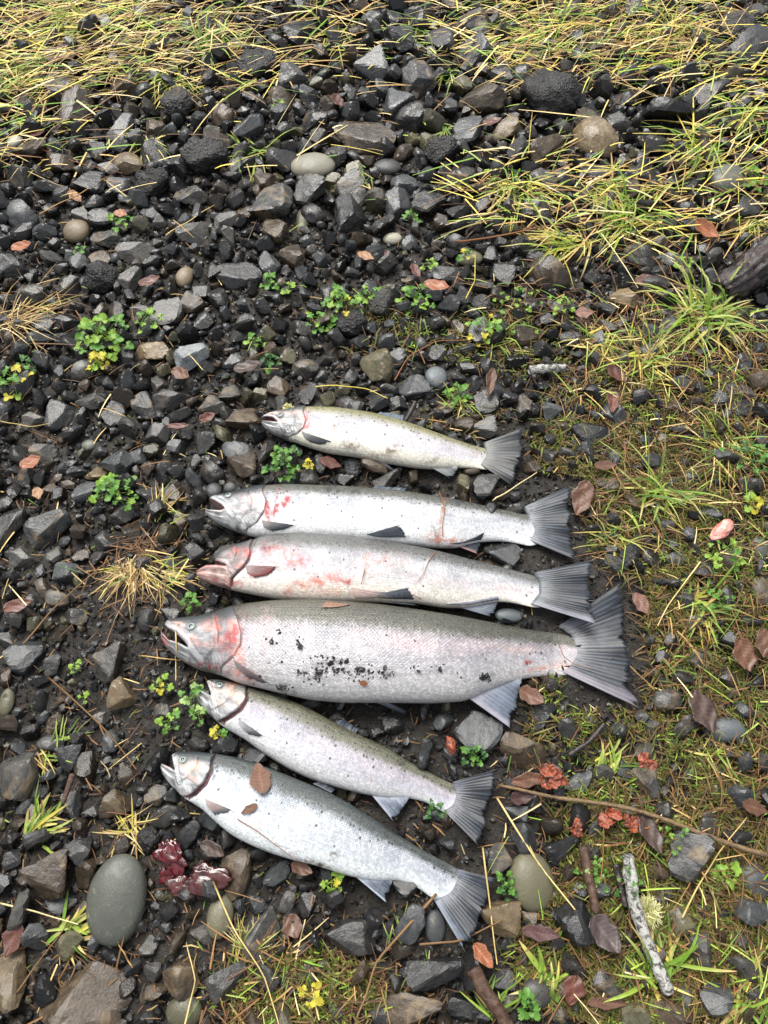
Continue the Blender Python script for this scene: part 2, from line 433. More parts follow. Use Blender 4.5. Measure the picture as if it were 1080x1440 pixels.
class Fish: pass
def build_fish(sp):
    f = Fish(); z0 = sp['z0']
    w2 = lambda pts, z=z0: np.array([G(x, y, z)[:2] for x, y in pts])
    D, V, UL, LL = w2(sp['D']), w2(sp['V']), w2(sp['UL']), w2(sp['LL'])
    head, tail = (D[0] + V[0]) / 2, (D[-1] + V[-1]) / 2
    e = (tail - head) / np.linalg.norm(tail - head); n = np.array([-e[1], e[0]]); O = (head + tail) / 2
    loc = lambda p: np.stack([(p - O) @ e, (p - O) @ n], -1)
    D, V, UL, LL = loc(D), loc(V), loc(UL), loc(LL)
    ac = (UL[-1, 0] + LL[-1, 0]) / 2; yc = (UL[-1, 1] + LL[-1, 1]) / 2
    au = min(D[0, 0], UL[0, 0]); al = min(V[0, 0], LL[0, 0]); a0 = min(au, al)
    aE = (D[-1, 0] + V[-1, 0]) / 2; Ltot = aE - a0
    ga = np.linspace(a0, aE, 800); da = ga[1] - ga[0]
    sm = max(1, int(0.009 / da))
    def prof(pts):
        o = np.argsort(pts[:, 0]); y = np.interp(ga, pts[o, 0], pts[o, 1])
        ys = gsmooth(y, sm); w = sstep(0, 0.03, ga - pts[o, 0][0])
        return ys * w + y * (1 - w)
    gD, gV = prof(D), prof(V)
    tau = math.atan2(O[1], CAM_H)                      # how far from straight below the camera
    k = math.sqrt(1 + (0.5 * math.tan(tau)) ** 2)
    mid, b = (gD + gV) / 2, (gD - gV) / 2 / k
    s = (ga - a0) / Ltot
    W = b * np.interp(s, [0, .15, .3, .5, .75, .9, 1], [.62, .60, .57, .56, .52, .40, .15]) * sp.get('fat', 1.0)
    ic = np.searchsorted(ga, ac)
    W[:ic] = W[ic]
    W = gsmooth(W, 3 * sm)
    zb = sp.get('zb', 0.010)
    zc = gsmooth(zb + np.maximum(W, 0.004), 5 * sm) + np.interp(s, [0, .8, 1], [0, 0, sp.get('tail_up', 0.0)])
    at = lambda arr, a: np.interp(a, ga, arr)
    f.O, f.e, f.n, f.ga, f.mid, f.b, f.W, f.zc, f.a0, f.aE = O, e, n, ga, mid, b, W, zc, a0, aE
    root = empty(sp['name'], (O[0], O[1], 0.0), math.atan2(e[1], e[0])); f.root = root
    tag(root, sp['label'], 'fish', 'silver fish laid out side by side')
    def tolocal(p):
        p = np.asarray(p, float); q = p[..., :2] - O
        return np.stack([q @ e, q @ n, p[..., 2]], -1)
    f.tolocal = tolocal
    def surf(x, y):
        q = np.stack([np.asarray(x), np.asarray(y)], -1) - O
        a, yy = q @ e, q @ n
        r = (yy - at(mid, a)) / np.maximum(at(b, a), 1e-4)
        ins = (np.abs(r) < 1) & (a > a0) & (a < aE)
        return np.where(ins, at(zc, a) + at(W, a) * np.sqrt(np.clip(1 - r * r, 0, 1)), -1.0), ins
    f.surf = surf
    def over(px, py, lift=0.002):
        z = np.full(np.shape(px), z0 + 0.02)
        for _ in range(5):
            g = G(px, py, z); zz, ins = surf(g[..., 0], g[..., 1])
            z = np.where(ins, zz + lift, at(zc, (g[..., :2] - O) @ e))
        return G(px, py, z)
    f.over = over
    # ---- body rings (rear of the mouth corner), then two jaws that fork from the same ring: one closed surface
    NR, H, K, MI = 112, 56, 27, 5
    headL = loc(w2(sp['E'], z0))[:, 0].max() + 0.02
    st = np.concatenate([np.arange(ac, headL, 0.0015), np.arange(headL, aE, 0.0024)])
    cap = sp.get('cap', 0.030)
    caps = aE + cap * np.sin(np.linspace(0.12, 1, 9) * math.pi / 2)
    Epts = np.array([f.tolocal(over(x, y))[:2] for x, y in sp['E']])
    eo = np.argsort(Epts[:, 1])
    rows, A, TH, FLAG, HW, GW = [], [], [], [], [], []
    thc0 = math.acos(np.clip((yc - at(mid, ac)) / at(b, ac), -0.95, 0.95))
    ii = np.arange(H + 1)
    for a in np.concatenate([st, caps]):
        thc = thc0 + (math.pi / 2 - thc0) * sstep(ac, ac + 0.12, a)
        th = np.where(ii <= K, thc * ii / K, thc + (math.pi - thc) * (ii - K) / (H - K))
        th = np.concatenate([th, -th[1:-1][::-1]])
        aa = min(a, aE); q = 1.0 if a <= aE else math.sqrt(max(0.0, 1 - ((a - aE) / cap) ** 2))
        bb, ww = at(b, aa) * (0.15 + 0.85 * q), at(W, aa) * (0.2 + 0.8 * q)
        y = at(mid, aa) + bb * np.cos(th); z = at(zc, aa) + ww * np.sign(np.sin(th)) * np.abs(np.sin(th)) ** 0.92
        d = a - np.interp(y, Epts[eo, 1], Epts[eo, 0])
        nn = np.stack([np.cos(th) / max(bb, 1e-4), np.sin(th) / max(ww, 1e-4)], -1); nn /= np.linalg.norm(nn, axis=1)[:, None]
        gw = sp.get('gill', 0.003) * np.clip(np.interp(y, Epts[eo, 1], np.linspace(1.0, sp.get('gill_top', 0.5), len(eo))), 0, 1) + 0.0006
        gw = gw * (np.abs(np.cos(th)) < 0.97)
        gsl = sstep(-0.0012, 0.0010, d) * sstep(gw + 0.0016, gw - 0.0008, d)
        disp = 0.0024 * sstep(-0.045, -0.004, d) * sstep(0.0010, -0.0010, d) - 0.0040 * gsl * sp.get('gdeep', 1.0)
        # cheek plates, jaw bone and gill rays
        disp += -0.0013 * np.exp(-((d + 0.032 * sp['hs']) / 0.0016) ** 2) * (np.abs(np.cos(th)) < 0.75)
        disp += 0.0006 * np.sin((d * np.cos(0.6) + y * 1.4) * 2 * math.pi / 0.0055) * sstep(-0.35, -0.7, np.cos(th)) * sstep(-0.05, -0.04, d) * (d < 0)
        disp = disp * sstep(1.0, 0.9, np.abs(np.cos(th)))
        y = y + nn[:, 0] * disp; z = z + nn[:, 1] * disp
        rows.append(np.stack([np.full(NR, a), y, z], -1)); A.append(np.full(NR, a)); TH.append(th)
        FLAG.append(np.where(d < 0, 1.0, 0.0)); HW.append(sstep(0.0010, -0.0010, d)); GW.append(gsl)
    verts = [np.concatenate(rows)]; nrows = len(rows)
    th_all, flag_all = [np.concatenate(TH)], [np.concatenate(FLAG)]
    faces = []
    for r in range(nrows - 1):
        i0 = r * NR + np.arange(NR); i1 = r * NR + (np.arange(NR) + 1) % NR
        faces.append(np.stack([i0, i1, i1 + NR, i0 + NR], -1))
    cnt = nrows * NR
    # tail cap
    verts.append(np.array([[aE + cap, at(mid, aE), at(zc, aE)]])); th_all.append([math.pi / 2]); flag_all.append([0]); tip_i = cnt; cnt += 1
    l0 = (nrows - 1) * NR; i0 = l0 + np.arange(NR); i1 = l0 + (np.arange(NR) + 1) % NR
    faces.append(np.stack([i0, i1, np.full(NR, tip_i), np.full(NR, tip_i)], -1))
    # fork
    zK, zmK = rows[0][K, 2], rows[0][NR - K, 2]
    ph = np.arange(1, MI + 1) / (MI + 1)
    inner = np.stack([ac + 0.012 * np.sin(math.pi * ph), np.full(MI, yc), zK + (zmK - zK) * ph], -1)
    verts.append(inner); th_all.append(np.full(MI, thc0)); flag_all.append(np.full(MI, 3.0)); inner_i = cnt + np.arange(MI); cnt += MI
    up_out = np.concatenate([np.arange(NR - K, NR), np.arange(0, K + 1)]); lo_out = np.arange(K, NR - K + 1)
    for part in ('u', 'l'):
        outer = up_out if part == 'u' else lo_out
        loop = np.concatenate([outer, inner_i if part == 'u' else inner_i[::-1]])
        no = len(outer); tt = np.abs(np.linspace(-1, 1, no)); sg = np.sign(np.linspace(-1, 1, no)) * (1 if part == 'u' else -1)
        tipa = au if part == 'u' else al
        R = max(8, int((ac - tipa) / 0.0016))
        lipP = UL if part == 'u' else LL; lo_ = np.argsort(lipP[:, 0])
        thA = thc0 if part == 'u' else math.pi - thc0
        prev = loop
        for r in range(1, R + 1):
            fr = math.sin(r / R * math.pi / 2) if r / R > 0 else 0
            a = ac + (tipa - ac) * fr
            edge = at(gD, a) if part == 'u' else at(gV, a)
            if part == 'u': edge = at(mid, ac) + (edge - at(mid, ac)) * (1 / k + (1 - 1 / k) * fr)
            else: edge = at(mid, ac) + (edge - at(mid, ac)) * (1 / k + (1 - 1 / k) * fr)
            lip = np.interp(a, lipP[lo_, 0], lipP[lo_, 1])
            lip = yc + (lip - yc) * 1.0
            sgn = 1 if part == 'u' else -1
            th_ = sgn * max(sgn * (edge - lip), (0.0075 if part == 'u' else 0.0125) * sp['hs'] * (1 - .3 * fr))
            ww = at(W, ac) * (0.30 + 0.70 * math.sqrt(max(0, 1 - fr ** 2.2))) * (1.0 if part == 'u' else (1 - 0.18 * fr))
            rr = tt * thA
            y = edge - th_ * (1 - np.cos(rr)) / (1 - math.cos(thA))
            zz = at(zc, ac) + sg * ww * np.abs(np.sin(rr)) ** 0.92
            # jaw bone ridge just behind the upper lip, lip roll on both
            roll = 0.0016 * np.exp(-((tt - 0.90) / 0.06) ** 2) - 0.0012 * np.exp(-((tt - 0.72) / 0.07) ** 2)
            zz = zz + sg * roll
            ring = np.stack([np.full(no, a), y, zz], -1)
            zl = zz[-1] - at(zc, ac)
            arch = 0.45 * min(abs(th_), abs(zl))
            inn = np.stack([np.full(MI, a + 0.002), lip + sgn * arch * np.sin(math.pi * ph), at(zc, ac) + zl * (1 - 2 * ph)], -1)
            verts.append(np.concatenate([ring, inn]))
            base_th = tt * thA if part == 'u' else math.pi - tt * thA
            th_all.append(np.concatenate([base_th, np.full(MI, thc0)])); flag_all.append(np.concatenate([np.ones(no), np.full(MI, 3.0)]))
            cur = cnt + np.arange(no + MI); cnt += no + MI
            nx = np.roll(np.arange(no + MI), -1)
            faces.append(np.stack([prev, prev[nx], cur[nx], cur], -1)); prev = cur
        c = verts[-1].mean(0); c[0] -= 0.0015
        verts.append(c[None]); th_all.append([thc0]); flag_all.append([1.0])
        nx = np.roll(np.arange(len(prev)), -1)
        faces.append(np.stack([prev, prev[nx], np.full(len(prev), cnt), np.full(len(prev), cnt)], -1)); cnt += 1
    HWv = np.ones(cnt); HWv[:nrows * NR] = np.concatenate(HW); HWv[tip_i] = 0
    GWv = np.zeros(cnt); GWv[:nrows * NR] = np.concatenate(GW)
    Vv = np.concatenate(verts); TH = np.concatenate(th_all); FL = np.concatenate(flag_all)
    Ff = np.concatenate(faces)
    a, y, z = Vv.T; yn = np.cos(TH)
    # ---- colour of the skin itself
    wx = O[0] + a * e[0] + y * n[0]; wy = O[1] + a * e[1] + y * n[1]
    px, py = P(wx, wy, z)
    top = z > at(zc, a) - 0.006
    nz1, nz2, nz3 = fnoise(a * 60, TH * 5, 1), fnoise(a * 190, TH * 14, 2), fnoise(a * 22 + 5, TH * 2.2, 3)
    dl, dh = sp.get('back', (0.15, 0.75))
    C = mix(sp['belly'], sp['flank'], sstep(-0.80, -0.25, yn + 0.25 * (nz1 - .5)))
    C = mix(C, sp['pinkc'], sp.get('pink', 0.0) * np.exp(-((yn - sp.get('pink_at', 0.0)) / 0.28) ** 2) * sstep(0.3, 0.62, nz3 + .15))
    C = mix(C, np.asarray(sp['flank']) * np.array([.62, .64, .68]), .6 * sstep(.45, .6, fnoise(a * 34 + 3, TH * 2.6, 5)) * sstep(-.5, .1, yn))
    C = mix(C, sp['dorsal'], sstep(dl, dh, yn + 0.3 * (nz2 - .5)))
    hd = FL == 1
    hc = mix(np.asarray(sp['jaw']) * .85, np.asarray(sp['cheek']) * .78, sstep(-0.6, 0.1, yn + .3 * (nz1 - .5)))
    hc = hc * (0.42 + 0.55 * sstep(.3, .68, fnoise(a * 95 + 2, TH * 8, 6)))[:, None]
    hc = mix(hc, sp['blush'], sp.get('blush_amt', .4) * sstep(0.42, 0.62, nz1) * sstep(-0.5, -0.1, yn))
    hc = mix(hc, sp['crown'], sstep(sp.get('crown_at', .45) - .14, sp.get('crown_at', .45) + .14, yn + 0.25 * (nz2 - .5)))
    C = mix(C, hc, HWv)
    # jaw bone, plate seams, nostril: follow the lip and the gill edge
    ml = np.concatenate([UL[np.argsort(UL[:, 0])], [[ac + .010 * sp['hs'], yc - .012 * sp['hs']], [ac + .019 * sp['hs'], yc - .020 * sp['hs']]]])
    mlc = curve(ml, 60) + np.array([0, .0045 * sp['hs']])
    hsel = np.nonzero((HWv > .5) & (a < ac + .05))[0]
    dm = np.full(len(a), 9.0); dm[hsel] = np.sqrt(((np.stack([a, y], -1)[hsel, None] - mlc[None]) ** 2).sum(-1)).min(1)
    wm = .0042 * sp['hs']
    C = mix(C, np.asarray(sp['cheek']) * 1.25, .6 * sstep(wm, wm * .6, dm) * (FL != 3))
    C = mix(C, np.asarray(sp['cheek']) * .28, .75 * np.exp(-((dm - wm * 1.25) / (wm * .28)) ** 2) * (FL != 3))
    dE = a - np.interp(y, Epts[eo, 1], Epts[eo, 0])
    seam = np.exp(-((dE + .034 * sp['hs'] + .10 * np.abs(yn) ** 2 * .1) / .0013) ** 2) * (np.abs(yn + .1) < .62) + .8 * np.exp(-((yn + .36 + dE * 5) / .035) ** 2) * (dE > -.034 * sp['hs'])
    seam = seam + .7 * sstep(.2, .9, np.sin((yn * 9 + dE * 120))) * sstep(-.52, -.66, yn) * (dE > -.06 * sp['hs'])
    C = mix(C, C * .35, np.clip(seam, 0, .8) * HWv * (a > ac))
    if sp.get('eye'):
        ep = f.tolocal(over(sp['eye'][0], sp['eye'][1], 0.0))[:2]; er_ = sp['eye'][2] / PXM(*sp['eye'][:2])
        de = np.hypot(a - ep[0], y - ep[1])
        C = mix(C, (.03, .035, .04), .8 * np.exp(-((de - er_ * 1.05) / (er_ * .35)) ** 2) * HWv * top)
        dn_ = np.hypot(a - (ep[0] - 2.6 * er_), y - (ep[1] + .3 * er_)); C = mix(C, (.02, .02, .02), .85 * sstep(er_ * .45, er_ * .2, dn_) * HWv * top)
    C = C * (1 - GWv)[:, None] + mix(sp.get('gillc', (0.05, 0.004, 0.008)), (0.13, 0.02, 0.02), nz2) * GWv[:, None]
    C = np.where((FL == 3)[:, None], mix(sp.get('mouthc', (0.35, 0.16, 0.15)), (0.5, 0.36, 0.34), nz2), C)
    for (bx, by, rx, ry, ang, colr, stren) in sp.get('marks', ()):
        ca, sa = math.cos(math.radians(ang)), math.sin(math.radians(ang))
        u = ((px - bx) * ca + (py - by) * sa) / rx; v = (-(px - bx) * sa + (py - by) * ca) / ry
        g = np.exp(-(u * u + v * v)) * (0.15 + 1.5 * sstep(0.36, 0.66, fnoise(px / 5 + bx, py / 5, 4, 3)))
        C = mix(C, colr, np.clip(g * stren, 0, 0.95) * top)
    C = C * (0.84 + 0.32 * nz2)[:, None] * np.array([.95, .975, .98]) * (1 - .12 * HWv)[:, None]
    rad = np.sqrt((at(b, a) ** 2 + at(W, a) ** 2) / 2)
    sv = np.stack([a, TH * rad, yn], -1)
    spots = sp.get('spots', .3) * sstep(sp.get('spot_lo', 0.0), 0.8, yn) + 0.02 * (yn > -.6)
    mk = np.stack([(1 - HWv) * (1 - GWv) * sstep(aE + cap, aE - 0.005, a), np.where(hd, 0.25 * spots, spots), np.full(len(a), sp.get('scale', 1.0))], -1)
    me = fast_mesh('fish_body', Vv, Ff, C, True, [M_SKIN], {'sv': sv, 'mk': mk})
    bm = bmesh.new(); bm.from_mesh(me)
    bmesh.ops.dissolve_degenerate(bm, dist=1e-7, edges=bm.edges[:])
    bmesh.ops.recalc_face_normals(bm, faces=bm.faces[:]); bm.to_mesh(me); bm.free()
    link('body', me, root)
    # ---- eye
    if sp.get('eye'):
        ex, ey, er = sp['eye']; c = over(ex, ey, 0.0); r = .86 * er / PXM(ex, ey)
        h = 0.003; gx = [f.surf(c[0] + h, c[1])[0] - f.surf(c[0] - h, c[1])[0], f.surf(c[0], c[1] + h)[0] - f.surf(c[0], c[1] - h)[0]]
        nrm = Vector((-float(gx[0]) / (2 * h), -float(gx[1]) / (2 * h), 1)).normalized()
        nl = Vector((nrm.x * e[0] + nrm.y * e[1], nrm.x * n[0] + nrm.y * n[1], nrm.z))
        cl = Vector(tolocal(c)) + nl * 0.0010
        def dome(nm, rr, hh, mat, parent, mat3):
            bm = bmesh.new(); bmesh.ops.create_uvsphere(bm, u_segments=20, v_segments=12, radius=1)
            bmesh.ops.transform(bm, matrix=mat3 @ Matrix.Diagonal((rr, rr, hh, 1)), verts=bm.verts)
            me = bpy.data.meshes.new(nm); bm.to_mesh(me); bm.free()
            for p_ in me.polygons: p_.use_smooth = True
            me.materials.append(mat); return link(nm, me, parent)
        rot = nl.to_track_quat('Z', 'Y').to_matrix().to_4x4()
        ey_o = dome('eye', r, r * 0.42, M_IRIS, root, Matrix.Translation(cl) @ rot)
        dome('pupil', r * 0.52, r * 0.2, M_PUPIL, ey_o, Matrix.Translation(cl + nl * r * 0.30) @ rot)
    # ---- fins
    for fs in sp['fins']:
        build_fin(f, fs, sp)
    FISH.append(f)
    f.poly = [tuple(q) for q in sp['D']] + [tuple(q) for q in sp['V'][::-1]]
    return f

def build_fin(f, fs, sp):
    nr = fs.get('rays', 12); nu, nv = nr * 5 + 1, 16
    B, E = curve(fs['base'], nu), curve(fs['edge'], nu)
    rag = fs.get('rag', 0.10); seed = hash(fs['name'] + sp['name']) % 50 if False else len(fs['name']) + int(B[0, 0]) % 40
    us = np.linspace(0, 1, nu); vs = np.linspace(0, 1, nv)
    vmax = 1 - rag * vnoise(us * nr * .4 + seed, us * 0 + 3, 2) - .5 * rag * sstep(.72, .9, vnoise(us * nr * 1.1 + seed, us * 0 + 5, 6)) - rag * 0.8 * vnoise(us * nr * 4 + seed, us * 0 + 8, 4)
    vmax[0] = vmax[-1] = 1
    zt = fs.get('zt', 0.026); lift = fs.get('lift', 0.003)
    VM = vs[None, :] * vmax[:, None]
    Q = B[:, None] * (1 - VM[..., None]) + E[:, None] * VM[..., None]
    sw = fs.get('sweep', 0.0)                       # curves the rays a little
    if fs.get('over'):
        X = f.over(Q[..., 0], Q[..., 1], lift * (0.3 + 0.7 * np.sin(VM * math.pi * 0.8)))
    else:
        g = G(B[:, 0], B[:, 1], 0.04); zb = np.interp((g[:, :2] - f.O) @ f.e, f.ga, f.zc) + fs.get('zoff', 0)
        z = zb[:, None] + (zt - zb[:, None]) * VM ** fs.get('drop', 0.8)
        z = z + (1.9 if fs['name'] == 'caudal_fin' else 1.0) * fs.get('wave', 0.003) * (np.sin(us * 7 + seed)[:, None] + .8 * np.sin(us * 15 + seed * 2)[:, None] * VM) * VM
        X = G(Q[..., 0], Q[..., 1], z)
    ph = nr * us + 0.9 * vnoise(us * nr * 0.45 + seed, us * 0 + 1.5, 7)        # rays are not evenly spaced
    ray = np.sin(2 * math.pi * ph)[:, None] * np.minimum(1, vs * 3)[None, :]
    X[:, :, 2] += 0.00022 * fs.get('ridge', 1.0) * ray
    th = (0.0030 * (1 - vs) + 0.0011)[None, :]
    up, dn = X.copy(), X.copy(); up[:, :, 2] += th / 2; dn[:, :, 2] -= th / 2
    V = np.concatenate([up.reshape(-1, 3), dn.reshape(-1, 3)]); n1 = nu * nv
    i, j = np.meshgrid(np.arange(nu - 1), np.arange(nv - 1), indexing='ij'); a = (i * nv + j).ravel()
    F = [np.stack([a, a + nv, a + nv + 1, a + 1], -1), np.stack([a + 1, a + nv + 1, a + nv, a], -1) + n1]
    rim = np.concatenate([np.arange(nu) * nv, (nu - 1) * nv + np.arange(1, nv), np.arange(nu - 2, -1, -1) * nv + nv - 1, np.arange(nv - 2, 0, -1)])
    r2 = np.roll(rim, -1); F.append(np.stack([r2, rim, rim + n1, r2 + n1], -1))
    U, Vg = np.meshgrid(us, vs, indexing='ij')
    c0, c1, c2 = [np.asarray(q) * k_ for q, k_ in zip(fs['cols'], (.34, .17, .15) if fs['name'] == 'caudal_fin' else (.70, .50, .42))] if not fs.get('label') else fs['cols']
    wv = .16 * (fnoise(U * 6 + seed, Vg * 2, 2, 3) - .5)
    C = mix(c0, c1, sstep(0.05, 0.45, Vg + wv)); C = mix(C, c2, sstep(0.5, 0.9, Vg + wv)); C = mix(C, np.asarray(c2) * .4, .8 * sstep(.88, 1.0, Vg + wv * .4))
    PH = ph[:, None] + 0 * Vg
    amt = sstep(0.30, 0.62, fnoise(U * nr * 0.55 + seed, Vg * 1.6, 5, 3))
    st = sstep(-0.1, 0.7, -np.sin(2 * math.pi * (PH + .22 * (vnoise(Vg * 3, U * 8, 3) - .5)))) * amt * fs.get('streak', .7)
    st = st * sstep(0.02, 0.30, Vg) * (1 - 0.45 * sstep(0.75, 1, Vg))
    C = mix(C, (0.008, 0.009, 0.012), np.clip(st, 0, .95))
    dots = sstep(0.62, 0.72, vnoise(U * nr * 2.2 + seed, Vg * 17, 1)) * 0.6 * sstep(.2, .5, fs.get('streak', .7))
    C = mix(C, (0.015, 0.016, 0.02), dots)
    lite = sstep(0.2, 1.0, np.sin(2 * math.pi * PH)) * 0.4 * sstep(.45, .7, vnoise(U * nr, Vg * 3 + 4, 6))
    C = mix(C, (0.13, 0.15, 0.175), lite * .8)
    if fs.get('lead') is not None:         # pale leading edge
        which, lc = fs['lead']; w = U if which == 1 else 1 - U
        C = mix(C, np.asarray(lc) * .55, 0.8 * sstep(0.86, 0.97, w + .04 * (vnoise(Vg * 9, U * 3, 1) - .5)))
    C = C * (0.8 + 0.4 * fnoise(U * 9 + seed, Vg * 5, 3))[..., None] * np.array([.92, 1.0, 1.1])
    Cv = np.concatenate([C.reshape(-1, 3)] * 2)
    me = fast_mesh(fs['name'], f.tolocal(V), np.concatenate(F), Cv, True, [M_FIN])
    o = link(fs['name'], me, f.root)
    if fs.get('label'): o['label'] = fs['label']

TAILG = ((0.30, 0.29, 0.28), (0.16, 0.19, 0.23), (0.10, 0.12, 0.15))
DARKF = ((0.16, 0.17, 0.18), (0.08, 0.09, 0.11), (0.05, 0.06, 0.08))
PALEF = ((0.45, 0.44, 0.45), (0.30, 0.32, 0.38), (0.20, 0.23, 0.28))
PECT = ((0.34, 0.31, 0.28), (0.16, 0.15, 0.145), (0.10, 0.10, 0.105))
RED, DRED = (0.40, 0.018, 0.018), (0.25, 0.010, 0.011)
PK = (0.62, 0.25, 0.2)
MUD = (0.14, 0.10, 0.06)
BLK = (0.012, 0.012, 0.012)

